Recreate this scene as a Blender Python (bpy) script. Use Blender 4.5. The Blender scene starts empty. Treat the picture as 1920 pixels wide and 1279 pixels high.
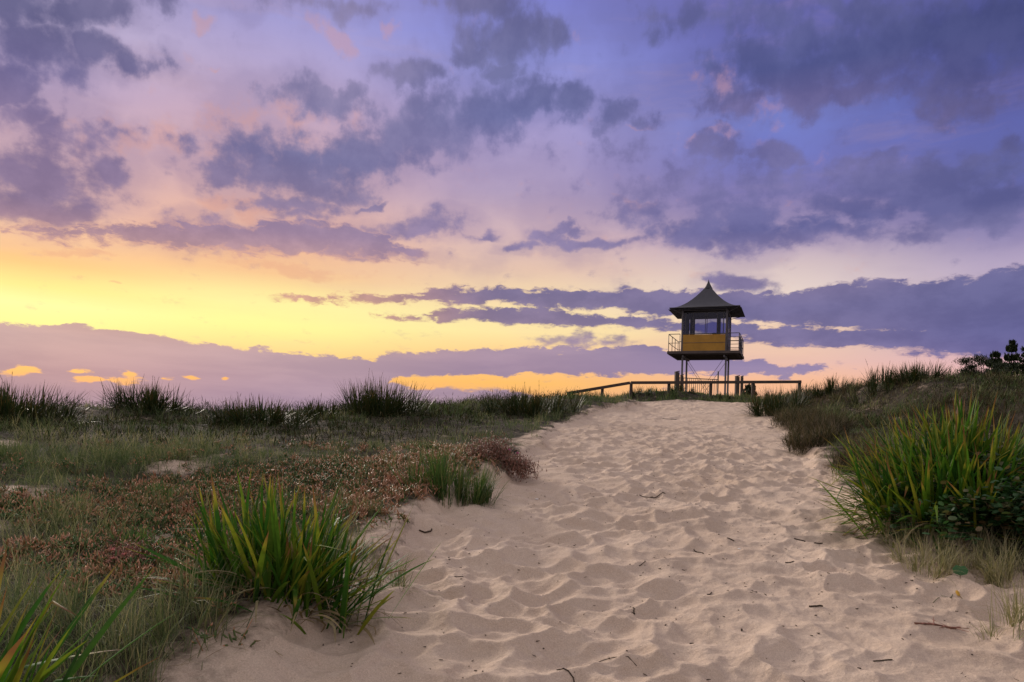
import bpy, bmesh, math, random
import numpy as np
from mathutils import Vector, Matrix, noise as mnoise
R = math.radians
scene = bpy.context.scene
COL = scene.collection

# ------------------------------------------------------------------ camera
cam_d = bpy.data.cameras.new('camera')
cam = bpy.data.objects.new('camera', cam_d); COL.objects.link(cam)
cam.location = (0.0, 0.0, 1.45)
cam.rotation_euler = (R(90), R(-1.6), 0.0)          # level view, the tripod leaning by a degree and a half
cam_d.lens = 24.0; cam_d.sensor_width = 36.0
cam_d.shift_y = 0.0784                                # the picture is framed above the horizon
cam_d.clip_start = 0.05; cam_d.clip_end = 20000.0
scene.camera = cam
scene.view_settings.view_transform = 'Standard'
scene.view_settings.look = 'None'
scene.view_settings.exposure = 0.0
scene.view_settings.gamma = 1.0
scene.cycles.max_bounces = 6
scene.cycles.transparent_max_bounces = 8

# ------------------------------------------------------------------ sky
# clouds as (azimuth, elevation, half-width, half-height, turn, weight), all in degrees of the sky
CLOUDS = [(-34.3,26.2,7.65,1.56,16,1.12),(-35.4,23.0,3.71,2.76,16,1.12),(-32.5,24.2,1.55,1.32,15,1.12),(-36.7,21.0,1.87,1.48,16,1.12),(-30.5,23.6,1.61,0.95,14,0.78),(-27.9,24.4,1.27,0.9,13,0.67),(-37.2,19.8,0.92,0.73,15,1.12),(-35.7,19.2,2.22,1.43,14,0.95),(-34.4,18.6,2.13,1.33,13,0.9),(-31.5,18.9,2.26,1.08,12,0.67),(-34.9,15.4,5.14,2.88,12,1.12),(-35.4,13.6,5.05,1.53,11,1.12),(-30.6,16.8,1.76,2.05,11,0.95),(-26.3,18.7,1.52,0.95,10,0.5),(-16.8,24.0,3.45,1.43,8,0.9),(-14.8,24.8,1.84,0.75,7,1.01),(-18.5,19.1,6.77,2.48,2,1.12),(-13.8,20.4,5.75,2.58,26,1.12),(-8.2,22.7,6.86,3.19,19,1.12),(-3.4,24.3,6.5,2.51,15,1.12),(-9.2,26.1,3.42,1.05,5,1.01),(-7.7,26.5,1.74,1.05,4,1.06),(1.0,25.1,3.49,1.63,1,1.12),(-23.4,17.9,2.59,1.49,9,1.01),(-16.2,17.9,5.19,1.31,6,1.12),(-17.8,16.7,5.96,0.82,7,1.12),(-12.8,17.2,1.51,0.38,5,1.12),(3.7,25.3,2.55,1.47,0,0.9),(7.7,24.2,3.42,1.25,-2,0.84),(10.4,23.7,1.8,0.78,-3,0.78),(-18.2,29.9,4.05,0.67,9,0.73),(-14.1,30.1,2.87,0.75,7,0.67),(-3.7,31.3,4.41,1.45,3,1.06),(-0.5,29.4,4.89,2.44,1,1.12),(-3.5,28.0,3.02,0.99,3,0.95),(-1.3,27.3,2.23,0.82,2,1.01),(14.0,30.6,5.49,1.43,-5,0.62),(20.1,29.6,3.51,1.86,-8,0.78),(22.2,26.0,8.04,2.77,-8,1.12),(18.2,27.2,2.74,1.86,-6,0.9),(22.9,27.2,2.59,2.25,-8,0.78),(28.7,26.6,7.64,3.18,-11,1.12),(32.6,25.4,4.72,3.76,-13,1.12),(35.1,26.1,2.88,3.46,-14,1.12),(24.5,24.2,8.93,1.37,-8,1.06),(32.7,22.4,4.01,1.54,-11,0.95),(25.8,29.4,3.63,0.91,-10,1.01),(17.5,24.5,3.18,1.35,-5,0.73),(16.3,21.6,3.22,1.1,-4,1.01),(20.0,21.0,2.27,1.05,-6,1.01),(26.8,19.5,3.54,0.68,-8,0.73),(30.9,17.4,7.93,2.16,-8,1.12),(33.8,15.7,5.49,1.98,-8,1.12),(26.1,16.7,5.26,1.64,-6,0.95),(35.9,18.4,1.39,1.11,-11,0.56),(20.4,18.7,8.18,2.39,-5,0.47),(12.2,19.7,6.66,2.06,-3,0.34),(18.2,15.6,5.67,2.18,-3,1.12),(14.5,15.2,5.01,1.28,-2,1.12),(20.6,14.9,5.3,1.25,-9,1.12),(10.6,17.3,3.37,1.28,-2,0.9),(16.1,17.5,3.87,0.91,-3,0.62),(25.1,14.9,2.86,0.8,-5,0.9),(32.9,14.6,4.94,0.97,-7,0.84),(29.7,14.1,4.22,0.85,-6,0.56),(6.3,14.9,4.82,0.7,0,1.12),(3.1,15.4,2.04,0.88,1,1.12),(4.9,16.1,1.75,0.52,0,1.12),(0.7,14.5,2.14,0.58,1,1.01),(-3.1,15.2,1.3,0.4,2,0.67),(-8.4,15.5,4.57,1.13,4,1.12),(-17.8,15.9,2.77,0.67,6,0.78),(-20.9,13.8,8.6,1.33,7,1.12),(-12.3,13.2,5.8,0.66,-2,1.12),(17.9,11.3,2.52,1.13,-2,1.12),(16.8,11.7,1.45,0.78,-2,1.12),(8.1,11.0,1.82,0.45,0,0.78),(23.6,15.8,2.35,0.4,-5,0.56),(6.1,6.8,4.14,0.84,1,0.78)]
LIT_CLOUDS = [(-25.3,28.0,1.56,0.93,12,1.12),(-15.7,28.0,2.88,0.99,-30,1.12),(-10.8,29.0,1.9,0.64,-34,0.9),(-23.9,24.5,0.87,0.46,11,1.01),(-32.1,11.0,2.54,0.39,8,1.12),(-29.9,9.0,0.57,0.24,7,1.12),(14.7,22.3,1.31,0.55,-4,1.12),(16.3,22.4,1.54,0.47,-5,0.9),(9.9,18.0,2.48,0.59,-2,1.12),(16.2,26.0,1.94,2.21,-5,0.78),(19.1,24.0,3.33,1.12,-6,0.56),(-18.5,11.6,8.43,0.69,-3,0.78),(-27.6,12.9,4.07,0.56,8,0.78),(32.1,22.1,2.03,1.04,-11,0.45),(-21.4,15.9,6.53,0.98,7,0.78),(-27.8,19.5,8.93,1.85,11,0.67),(-18.0,22.2,7.24,1.73,8,0.56),(10.4,23.2,1.8,0.39,-2,0.67)]
BANK_GAPS = [(-36.1,2.5,1.35,0.38,4,1.12),(-32.4,2.7,0.8,0.32,4,1.01),(-31.9,2.1,1.21,0.32,3,1.12),(-29.9,2.2,1.58,0.41,3,1.12),(-29.3,2.7,0.78,0.29,3,0.78),(-25.4,2.6,0.69,0.17,3,1.12),(-22.7,2.7,0.56,0.2,3,1.12),(-27.2,2.5,0.52,0.13,3,0.56),(-7.7,3.1,1.83,0.37,2,1.12)]
BAND_LOW_TOP = [(-37.01,5.7),(-33.74,5.94),(-32.16,6.1),(-29.17,5.92),(-23.78,5.48),(-19.11,5.17),(-15.85,5.06),(-12.05,4.82),(-9.91,5.66),(-5.08,5.86),(-0.62,6.32),(6.07,6.38),(10.44,6.65),(14.72,6.01),(20.81,5.37),(26.46,4.71),(29.94,4.21),(36.76,4.0)]
BAND_LOW_BOT = [(-36.84,-1.68),(-23.61,-1.05),(-11.48,-0.32),(-10.06,3.16),(-7.22,3.39),(-0.1,3.71),(12.66,4.01),(20.85,3.99),(26.46,4.43),(29.94,4.28),(36.76,4.18)]
BAND_HAZE_TOP = [(-36.86,-0.96),(-19.76,-0.54),(-10.28,3.15),(-8.08,2.7),(-2.76,2.83),(1.72,2.46),(4.43,1.24),(7.64,-2.45),(37.0,-6.52)]
BAND_UP_TOP = [(-23.1,8.53),(-20.02,9.22),(-17.62,9.54),(-14.31,9.88),(-9.17,10.16),(-5.66,10.81),(-0.31,11.0),(4.16,10.97),(8.14,11.12),(14.58,10.89),(22.61,10.58),(24.84,11.06),(29.78,10.92),(33.03,10.8),(36.6,11.3)]
BAND_UP_BOT = [(-23.11,8.78),(-20.01,8.77),(-14.29,9.2),(-5.63,9.56),(-0.27,9.71),(4.2,9.41),(8.19,9.23),(12.96,8.76),(18.75,8.42),(22.68,7.96),(26.39,7.41),(29.87,7.17),(36.7,6.67)]
BAND_LO_TOP = [(-15.93,8.03),(-12.15,8.36),(-9.12,8.44),(-4.73,9.25),(1.52,9.45),(5.99,9.0),(10.38,8.76),(14.65,8.49),(18.76,8.22),(22.68,7.84),(26.38,7.65),(29.86,7.51),(36.68,7.52)]
BAND_LO_BOT = [(-15.93,8.12),(-12.14,8.06),(-7.36,8.18),(-3.81,8.19),(1.57,8.0),(6.91,7.83),(12.98,7.82),(17.99,6.85),(20.39,6.49),(24.97,6.21),(29.9,5.82),(33.16,5.43),(36.74,5.04)]
BAND_MID_TOP = [(-37.14,11.51),(-36.29,12.05),(-32.64,12.72),(-29.36,13.41),(-27.64,13.82),(-23.26,14.36),(-17.78,15.26),(-14.47,15.35),(-11.04,14.74),(-7.5,13.31),(-3.04,12.67)]
BAND_MID_BOT = [(-37.15,11.72),(-35.38,11.27),(-32.29,11.55),(-28.98,11.9),(-23.95,12.18),(-19.31,12.46),(-14.39,12.71),(-10.98,12.76),(-7.49,12.89),(-3.05,12.88)]
CLEAR_SKY = [(-37.0,[(0.47,(0.791,0.352,0.223)),(2.62,(1.0,0.546,0.141)),(5.81,(1.0,0.982,0.328)),(7.22,(1.0,1.0,0.392)),(8.34,(1.0,0.855,0.27)),(10.0,(0.982,0.578,0.216)),(12.06,(0.939,0.578,0.352)),(14.08,(0.73,0.468,0.445)),(18.01,(0.61,0.413,0.491)),(21.76,(0.491,0.381,0.578)),(25.31,(0.485,0.413,0.617))]),(-20.7,[(1.11,(0.791,0.402,0.262)),(2.79,(1.0,0.485,0.114)),(5.28,(1.0,0.745,0.27)),(6.94,(1.0,0.956,0.314)),(8.82,(1.0,0.922,0.352)),(11.09,(0.93,0.552,0.27)),(13.4,(0.871,0.479,0.305)),(15.36,(0.791,0.456,0.361)),(17.65,(0.658,0.413,0.445)),(21.35,(0.617,0.402,0.491)),(25.54,(0.468,0.381,0.617)),(29.45,(0.328,0.314,0.658))]),(-0.2,[(1.79,(0.913,0.429,0.156)),(3.22,(1.0,0.515,0.114)),(4.91,(1.0,0.546,0.205)),(7.56,(1.0,0.807,0.361)),(9.97,(0.939,0.716,0.402)),(12.55,(0.791,0.539,0.413)),(15.29,(0.658,0.456,0.479)),(18.56,(0.445,0.342,0.515)),(23.24,(0.381,0.323,0.604)),(27.62,(0.27,0.287,0.701)),(31.67,(0.202,0.216,0.631))]),(20.4,[(1.82,(0.871,0.456,0.305)),(3.49,(0.956,0.491,0.262)),(5.16,(0.839,0.515,0.413)),(7.65,(0.896,0.617,0.413)),(10.11,(0.839,0.687,0.604)),(12.53,(0.687,0.539,0.539)),(14.92,(0.468,0.352,0.515)),(18.02,(0.202,0.181,0.456)),(20.27,(0.162,0.181,0.552)),(23.19,(0.165,0.205,0.604)),(26.66,(0.136,0.144,0.479)),(30.57,(0.12,0.122,0.445))]),(36.7,[(2.03,(0.716,0.402,0.352)),(3.46,(0.839,0.468,0.402)),(4.89,(0.761,0.456,0.479)),(7.02,(0.515,0.392,0.515)),(9.14,(0.578,0.456,0.527)),(11.23,(0.491,0.392,0.552)),(13.3,(0.305,0.254,0.468)),(16.0,(0.122,0.133,0.402)),(19.93,(0.107,0.133,0.468)),(23.68,(0.076,0.089,0.352)),(27.23,(0.068,0.08,0.314))])]
CLOUD_TINT = [(-37.0,[(0.11,(0.402,0.287,0.371)),(2.26,(0.434,0.296,0.361)),(5.1,(0.527,0.352,0.392)),(9.31,(0.61,0.283,0.223)),(10.69,(0.491,0.262,0.314)),(14.08,(0.195,0.138,0.314)),(18.01,(0.216,0.15,0.342)),(21.76,(0.117,0.102,0.314)),(25.31,(0.089,0.089,0.262))]),(-15.9,[(0.86,(0.413,0.287,0.413)),(2.58,(0.413,0.287,0.413)),(4.72,(0.479,0.314,0.402)),(7.7,(0.644,0.305,0.188)),(9.38,(0.61,0.283,0.223)),(12.28,(0.515,0.283,0.328)),(14.31,(0.332,0.216,0.392)),(17.09,(0.195,0.156,0.352)),(19.79,(0.122,0.127,0.352)),(24.2,(0.209,0.181,0.402)),(30.27,(0.223,0.188,0.413))]),(-0.2,[(1.34,(0.376,0.262,0.376)),(3.8,(0.314,0.216,0.381)),(5.8,(0.392,0.262,0.413)),(8.44,(0.195,0.138,0.328)),(10.83,(0.15,0.122,0.328)),(15.29,(0.238,0.181,0.413)),(19.76,(0.216,0.168,0.413)),(23.99,(0.093,0.112,0.361)),(27.62,(0.112,0.122,0.352)),(31.67,(0.107,0.107,0.305))]),(20.4,[(1.82,(0.352,0.262,0.402)),(4.74,(0.314,0.231,0.456)),(6.82,(0.144,0.122,0.352)),(9.29,(0.107,0.098,0.332)),(10.92,(0.162,0.127,0.342)),(13.33,(0.223,0.171,0.402)),(15.31,(0.084,0.089,0.332)),(18.4,(0.138,0.127,0.392)),(21.01,(0.117,0.107,0.352)),(24.25,(0.107,0.089,0.305)),(26.32,(0.048,0.065,0.279)),(30.57,(0.08,0.089,0.332))]),(36.7,[(2.03,(0.305,0.223,0.402)),(5.25,(0.089,0.089,0.352)),(7.38,(0.065,0.072,0.305)),(10.19,(0.084,0.089,0.314)),(13.3,(0.156,0.141,0.376)),(15.66,(0.072,0.08,0.305)),(17.98,(0.076,0.084,0.305)),(21.51,(0.084,0.072,0.254)),(24.28,(0.04,0.051,0.246)),(27.23,(0.032,0.045,0.216))])]


SUN_AZ, SUN_EL = -33.0, 20.0

def build_world():
    w = bpy.data.worlds.new('World'); w.use_nodes = True
    nt = w.node_tree; N = nt.nodes; L = nt.links; N.clear()
    def nd(t, **k):
        n = N.new(t)
        for a, b in k.items(): setattr(n, a, b)
        return n
    def put(sock, v):
        if hasattr(v, 'is_output'): L.new(v, sock)
        else: sock.default_value = v
    def math_(op, a, b=0.0, c=0.0, clamp=False):
        n = nd('ShaderNodeMath', operation=op, use_clamp=clamp)
        for s, v in zip(n.inputs, (a, b, c)): put(s, v)
        return n.outputs[0]
    def vmath(op, a, b=(0, 0, 0)):
        n = nd('ShaderNodeVectorMath', operation=op); put(n.inputs[0], a); put(n.inputs[1], b)
        return n.outputs['Value'] if op == 'LENGTH' else n.outputs[0]
    def mrange(v, a, b, c=0.0, d=1.0, smooth=True):
        n = nd('ShaderNodeMapRange', interpolation_type='SMOOTHSTEP' if smooth else 'LINEAR')
        for s, x in zip(n.inputs, (v, a, b, c, d)): put(s, x)
        return n.outputs[0]
    def mix(f, a, b):
        n = nd('ShaderNodeMix', data_type='RGBA'); put(n.inputs[0], f); put(n.inputs[6], a); put(n.inputs[7], b)
        return n.outputs[2]
    def noise(v, sc, det=6, rough=.55, lac=2.0):
        n = nd('ShaderNodeTexNoise', noise_dimensions='2D'); put(n.inputs['Vector'], v)
        n.inputs['Scale'].default_value = sc; n.inputs['Detail'].default_value = det
        n.inputs['Roughness'].default_value = rough; n.inputs['Lacunarity'].default_value = lac
        return n
    def scale(v, s):
        return vmath('MULTIPLY', v, s)
    tc = nd('ShaderNodeTexCoord').outputs['Generated']
    sep = nd('ShaderNodeSeparateXYZ'); L.new(tc, sep.inputs[0])
    x, y, z = sep.outputs
    az = math_('MULTIPLY', math_('ARCTAN2', x, y), 180 / math.pi)
    el = math_('MULTIPLY', math_('ARCSINE', z), 180 / math.pi)
    A0, A1, E0, E1 = -60., 60., -5., 95.
    def front(lo, hi):
        q0n = nd('ShaderNodeCombineXYZ'); put(q0n.inputs[0], az); put(q0n.inputs[1], el); q0 = q0n.outputs[0]
        # clouds seen low are seen edge-on: their lumps flatten towards the horizon
        flat = mrange(el, -2, 22, .28, 1.0)
        an = nd('ShaderNodeCombineXYZ'); put(an.inputs[0], az); put(an.inputs[1], math_('MULTIPLY', math_('LOGARITHM', math_('MAXIMUM', math_('ADD', el, 7.0), 1.0), math.e), 30.0))
        qa = an.outputs[0]
        def warped(sc, amp, det):
            n = noise(qa, sc, det)
            v = scale(vmath('SUBTRACT', n.outputs['Color'], (.5, .5, .5)), (amp, amp, 0))
            c = nd('ShaderNodeCombineXYZ'); put(c.inputs[0], 1.0); put(c.inputs[1], flat); put(c.inputs[2], 0.0)
            return vmath('MULTIPLY', v, c.outputs[0])
        w1 = warped(.16, 3.6, 3); w2 = warped(.6, 1.5, 4)
        q = vmath('ADD', vmath('ADD', q0, w1), w2)
        qs = vmath('ADD', q0, scale(w2, (.8, .55, 0)))
        fine = noise(qa, .5, 9, .57).outputs['Fac']
        def field(tab, vec):
            acc = None
            for (a, e, rx, ry, rot, s) in tab:
                if a + 2 * rx < lo - 7 or a - 2 * rx > hi + 7: continue
                c, d = math.cos(R(rot)), math.sin(R(rot))
                def axis(ax, ay, r):
                    n = nd('ShaderNodeVectorMath', operation='DOT_PRODUCT'); put(n.inputs[0], vec); n.inputs[1].default_value = (ax / r, ay / r, 0)
                    return math_('ADD', n.outputs['Value'], -(a * ax + e * ay) / r)
                u, k = axis(c, d, rx), axis(-d, c, ry)
                v = math_('MULTIPLY_ADD', math_('SQRT', math_('MULTIPLY_ADD', u, u, math_('MULTIPLY', k, k))), -s, s * 1.0)
                acc = v if acc is None else math_('MAXIMUM', acc, v)
            return -1.0 if acc is None else acc
        # clear sky colours
        def by_az(tab, extra):
            prev = None; pa = None
            for a, stops in tab:
                cr = nd('ShaderNodeValToRGB'); L.new(mrange(el, E0, E1, 0, 1, False), cr.inputs[0])
                cr.color_ramp.interpolation = 'LINEAR'
                st = [(e, c) for e, c in stops if e > -4] + extra
                els = cr.color_ramp.elements
                while len(els) < len(st): els.new(.5)
                for i, (e, c) in enumerate(st):
                    els[i].position = (e - E0) / (E1 - E0)
                for i, (e, c) in enumerate(st): els[i].color = (*c, 1)
                if prev is None: prev = cr.outputs[0]
                else: prev = mix(mrange(az, pa, a, 0, 1), prev, cr.outputs[0])
                pa = a
            return prev
        top = [(44., (.34, .29, .50)), (58., ZEN[0]), (90., ZEN[1])]
        sky = by_az(CLEAR_SKY, top)
        ctn = nd('ShaderNodeHueSaturation'); ctn.inputs['Saturation'].default_value = .86; ctn.inputs['Value'].default_value = .95; put(ctn.inputs['Color'], by_az(CLOUD_TINT, top)); ctint = ctn.outputs[0]
        # thin streaked cirrus in the clear sky
        sv = nd('ShaderNodeMapping'); L.new(q0, sv.inputs[0]); sv.inputs['Rotation'].default_value = (0, 0, R(8)); sv.inputs['Scale'].default_value = (.05, .34, 1)
        streak = noise(vmath('ADD', sv.outputs[0], scale(w1, (.05, .1, 0))), 1.0, 7, .6).outputs['Fac']
        sky = mix(mrange(streak, .52, .78, 0, .26), sky, vmath('MULTIPLY', mix(.55, sky, (.70, .46, .43, 1)), (1.08, 1.04, 1.0)))
        sky = mix(mrange(streak, .5, .25, 0, .22), sky, vmath('MULTIPLY', sky, (.80, .82, .95)))
        # scattered cumulus
        B = field(CLOUDS, q)
        soft = noise(qa, .16, 5, .5).outputs['Fac']
        veil = mrange(math_('ADD', math_('MAXIMUM', B, -.8), math_('ADD', math_('MULTIPLY', math_('SUBTRACT', soft, .42), 2.6), math_('MULTIPLY', math_('SUBTRACT', streak, .5), 1.6))), -.75, .5)
        B = math_('MAXIMUM', B, -.34)
        dens = math_('ADD', B, math_('MULTIPLY', math_('SUBTRACT', fine, .48), 1.9))
        body = mrange(dens, -.10, .50)
        core = mrange(dens, .12, .80)
        fine2 = noise(vmath('ADD', qa, (31.7, 12.3, 0)), .42, 8, .6).outputs['Fac']
        O = field(LIT_CLOUDS, q)
        lit = mrange(math_('ADD', math_('MAXIMUM', O, -.15), math_('MULTIPLY', math_('SUBTRACT', fine2, .5), 2.0)), .08, .75)
        # long banks of stratus, each between a lower and an upper edge that change with azimuth
        def edge(pts, sock):
            fc = nd('ShaderNodeFloatCurve'); m = fc.mapping; m.use_clip = False
            cv = m.curves[0]
            P = [((a - A0) / (A1 - A0), (e + 5) / 40.) for a, e in pts]
            cv.points[0].location = P[0]; cv.points[1].location = P[-1]
            for p in P[1:-1]: cv.points.new(*p)
            for p in cv.points: p.handle_type = 'AUTO_CLAMPED'
            m.extend = 'HORIZONTAL'; m.update()
            put(fc.inputs['Value'], sock)
            return math_('MULTIPLY_ADD', fc.outputs[0], 40., -5.)
        sq = nd('ShaderNodeSeparateXYZ'); L.new(qs, sq.inputs[0]); wx, wy, _ = sq.outputs
        azn = mrange(wx, A0, A1, 0, 1, False)
        ripple = noise(scale(qs, (.55, 1.5, 1)), .8, 8, .62).outputs['Fac']
        def band(t, b, rough, soft, softb, clip=None, grow=0.0):
            nz = math_('MULTIPLY', math_('SUBTRACT', ripple, .5), rough)
            up = math_('ADD', math_('SUBTRACT', edge(t, azn), math_('ADD', wy, -grow)), nz)
            dn = math_('ADD', math_('SUBTRACT', math_('ADD', wy, grow), edge(b, azn)), nz)
            d = math_('MULTIPLY', mrange(up, 0., soft), mrange(dn, 0., softb))
            if clip: d = math_('MULTIPLY', d, mrange(math_('ADD', az, math_('MULTIPLY', nz, 3.)), *clip))
            return d
        low = band(BAND_LOW_TOP, BAND_LOW_BOT, 1.6, .35, .35)
        low = math_('MULTIPLY', low, mrange(az, 30, 24.5))
        haze = band(BAND_HAZE_TOP, BAND_HAZE_TOP[:1] and [(a, e - 40) for a, e in BAND_HAZE_TOP], 1.0, .45, .3)
        upb = band(BAND_UP_TOP, BAND_UP_BOT, 1.7, .45, .55, (-20.5, -17), .20)
        lob = band(BAND_LO_TOP, BAND_LO_BOT, 1.7, .45, .55, (-13.5, -10), .20)
        mid = band(BAND_MID_TOP, BAND_MID_BOT, 2.6, .8, 1.0, None, .30)
        mid = math_('MULTIPLY', mid, mrange(az, -5, -9))
        gap = mrange(math_('ADD', field(BANK_GAPS, qs), math_('MULTIPLY', math_('SUBTRACT', ripple, .5), 3.0)), -.05, .75)
        banks = math_('MAXIMUM', math_('MAXIMUM', upb, lob), math_('MULTIPLY', mid, .92))
        lowall = math_('MULTIPLY', math_('MAXIMUM', low, haze), math_('SUBTRACT', 1.0, gap))
        # light passing through the thin rims, dull bodies
        grey = vmath('MULTIPLY', mix(.62, sky, ctint), (1.02, .98, 1.0))
        lowfade = mrange(el, 8.5, 14.)
        sky = mix(math_('MULTIPLY', math_('MULTIPLY', veil, .52), lowfade), sky, grey)
        col = mix(math_('MULTIPLY', lit, .62), sky, vmath('MULTIPLY', mix(.5, sky, (.70, .36, .27, 1)), (1.0, .93, .92)))
        mott = noise(qa, .30, 8, .6).outputs['Fac']
        cl = vmath('MULTIPLY', ctint, mix(mrange(mott, .3, .7), (.86, .86, .90, 1), (1.14, 1.11, 1.06, 1)))
        rim = mix(.62, sky, cl)
        col = mix(math_('MULTIPLY', body, .80), col, rim)
        col = mix(math_('MULTIPLY', core, .88), col, cl)
        warm = mix(.45, sky, vmath('MULTIPLY', ctint, (1.25, .98, .85)))
        col = mix(mrange(banks, 0., .6, 0, .85), col, warm)
        col = mix(mrange(banks, .35, 1., 0, .92), col, cl)
        col = mix(mrange(lowall, 0., 1., 0, .95), col, vmath('MULTIPLY', ctint, mix(mrange(streak, .35, .7), (.90, .90, .95, 1), (1.10, 1.08, 1.05, 1))))
        return col, mott
    # the half of the sky behind the camera: pale lilac after-glow
    bk = nd('ShaderNodeValToRGB'); L.new(mrange(el, E0, E1, 0, 1, False), bk.inputs[0])
    els = bk.color_ramp.elements
    for i, (e, c) in enumerate(BACK):
        if i > 1: els.new((e - E0) / (E1 - E0))
        els[i].position = (e - E0) / (E1 - E0)
    for i, (e, c) in enumerate(BACK): els[i].color = (*c, 1)
    def background(c, k=1.0):
        n = nd('ShaderNodeBackground'); put(n.inputs[0], c); n.inputs[1].default_value = k
        return n.outputs[0]
    def mix_shader(f, a, b):
        n = nd('ShaderNodeMixShader'); put(n.inputs[0], f); L.new(a, n.inputs[1]); L.new(b, n.inputs[2])
        return n.outputs[0]
    away = math_('MAXIMUM', mrange(math_('ABSOLUTE', az), 45, 85), mrange(el, 34, 48))
    def calm(c):
        n = nd('ShaderNodeHueSaturation'); n.inputs['Saturation'].default_value = .96; put(n.inputs['Color'], c); return n.outputs[0]
    sides = [background(mix(away, calm(front(lo, hi)[0]), bk.outputs[0])) for lo, hi in ((-90, 0), (0, 90))]
    view = mix_shader(math_('GREATER_THAN', az, 0.0), *sides)
    whole = mix_shader(math_('GREATER_THAN', away, .9999), view, background(bk.outputs[0]))
    nish = nd('ShaderNodeTexSky', sky_type='NISHITA'); nish.sun_disc = False
    nish.sun_elevation = R(2.0); nish.sun_rotation = R(SUN_AZ); nish.altitude = 5; nish.air_density = 1.4; nish.dust_density = 2.5
    ad = nd('ShaderNodeAddShader'); L.new(whole, ad.inputs[0]); L.new(background(nish.outputs[0], .006), ad.inputs[1])
    out = nd('ShaderNodeOutputWorld'); L.new(ad.outputs[0], out.inputs[0])
    scene.world = w
    w.cycles.sampling_method = 'MANUAL'; w.cycles.sample_map_resolution = 512

ZEN = ((.60, .55, .62), (.78, .74, .75))
BACK = [(-4., (.26, .23, .27)), (6., (.42, .36, .39)), (25., (.52, .47, .51)), (60., (.64, .59, .63)), (90., (.78, .74, .75))]
build_world()

sun_d = bpy.data.lights.new('sun', 'SUN'); sun_d.energy = 3.0; sun_d.angle = R(13); sun_d.color = (1.0, .88, .76)
sun = bpy.data.objects.new('sun', sun_d); COL.objects.link(sun)
sun.rotation_euler = (R(90 - SUN_EL), 0, R(180 - SUN_AZ))

# ------------------------------------------------------------------ terrain (metres; the dune ridge is the skyline of the place)
RX = [-60, -14.83, -12.24, -10.5, -8.91, -6.38, -3.66, -1.0, 1.85, 4.85, 7.08, 9.22, 10.09, 10.47, 10.95, 12.48, 13.45, 18.8, 60]
RYR = [16, 13, 13.5, 14, 15, 16, 18, 21, 24, 26, 26, 26, 24, 21, 19, 18, 18, 18, 20]
RZ = [1.6, 1.19, 1.32, 1.4, 1.55, 1.5, 1.66, 1.96, 2.29, 2.36, 2.46, 2.48, 2.71, 2.76, 2.83, 2.87, 2.91, 3.16, 2.4]
PATH_L = [(-1.2, 0.0), (-1.38, 2.74), (-1.27, 2.98), (-1.22, 3.64), (-0.89, 4.36), (-0.94, 5.38), (-0.79, 6.54), (-0.05, 8.42), (0.4, 12.4), (1.4, 16.34), (2.86, 20.4), (4.45, 23.86), (4.8500000000000005, 27.86), (9, 45)]
PATH_R = [(2.6, 0.0), (3.6, 3.28), (3.68, 3.92), (3.64, 4.82), (3.61, 5.88), (3.51, 6.76), (4.6, 9.78), (6.07, 14.12), (7.14, 18.68), (8.4, 23.68), (8.700000000000001, 26.68), (13, 45)]
MOUNDS = [(4.4, 6.6, 1.0, .22), (-1.35, 3.9, .6, .08), (4.6, 29.2, 1.3, .34), (6.2, 29.3, 1.4, .42), (7.9, 29.4, 1.4, .42), (9.6, 29.3, 1.3, .36)]
def smooth01(t):
    t = np.clip(t, 0, 1); return t * t * (3 - 2 * t)
def _hash(ix, iy, k):
    h = (ix.astype(np.int64) * 374761393 + iy.astype(np.int64) * 668265263 + k * 2147483647) & 0xFFFFFFFF
    h = ((h ^ (h >> 13)) * 1274126177) & 0xFFFFFFFF
    h = ((h ^ (h >> 16)) * 2246822519) & 0xFFFFFFFF
    return ((h ^ (h >> 15)) & 0xFFFFFF) / float(0x1000000)
def vnoise(x, y, k=0):
    ix = np.floor(x); iy = np.floor(y); fx = smooth01(x - ix); fy = smooth01(y - iy)
    ix = ix.astype(np.int64); iy = iy.astype(np.int64)
    a = _hash(ix, iy, k); b = _hash(ix + 1, iy, k); c = _hash(ix, iy + 1, k); d = _hash(ix + 1, iy + 1, k)
    return (a + (b - a) * fx) * (1 - fy) + (c + (d - c) * fx) * fy - .5
def fbm(x, y, o=4, k=0):
    s = 0; a = 1.0
    for i in range(o):
        s = s + a * vnoise(x * 2 ** i + 17.3 * i, y * 2 ** i - 9.1 * i, k + i); a *= .5
    return s
def path_edges(y):
    ye = np.clip(y, PATH_L[0][1], 60)
    return np.interp(ye, [p[1] for p in PATH_L], [p[0] for p in PATH_L]), np.interp(ye, [p[1] for p in PATH_R], [p[0] for p in PATH_R])
def path_mask(x, y):
    """1 on the trodden sand, 0 in the dune plants, with a ragged edge"""
    l, r = path_edges(y)
    n = fbm(x * 1.7, y * 1.1, 4, 5) * (.35 + .02 * np.clip(y, 0, 30))
    return smooth01((x - l + n * .7) / .35 + .5) * smooth01((r - x + n * .9) / .35 + .5) * smooth01((26.4 + .5 * n - y) / .7)
def base_height(x, y):
    xr = np.interp(x, RX, RYR); zr = np.interp(x, RX, RZ)
    t = y / xr
    # climbs to the ridge, rounds off, drops to the beach behind
    g = np.where(t < .86, t, .86 + .14 * np.sin(np.clip((t - .86) / .14, 0, 1) * np.pi / 2 * .9))
    z = zr * np.where(y < 0, t * .5, g)
    over = np.clip(y - xr * 1.02, 0, None)
    right = smooth01((x - 8) / 12.)
    fall = (0.045 + .02 * (1 - right)) * over
    z = z - np.minimum(fall, 2.2 + 2.0 * (1 - right)) - np.clip(over - 60, 0, None) * .03 * (1 - right * .8)
    return np.maximum(z, -7.0)
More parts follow.
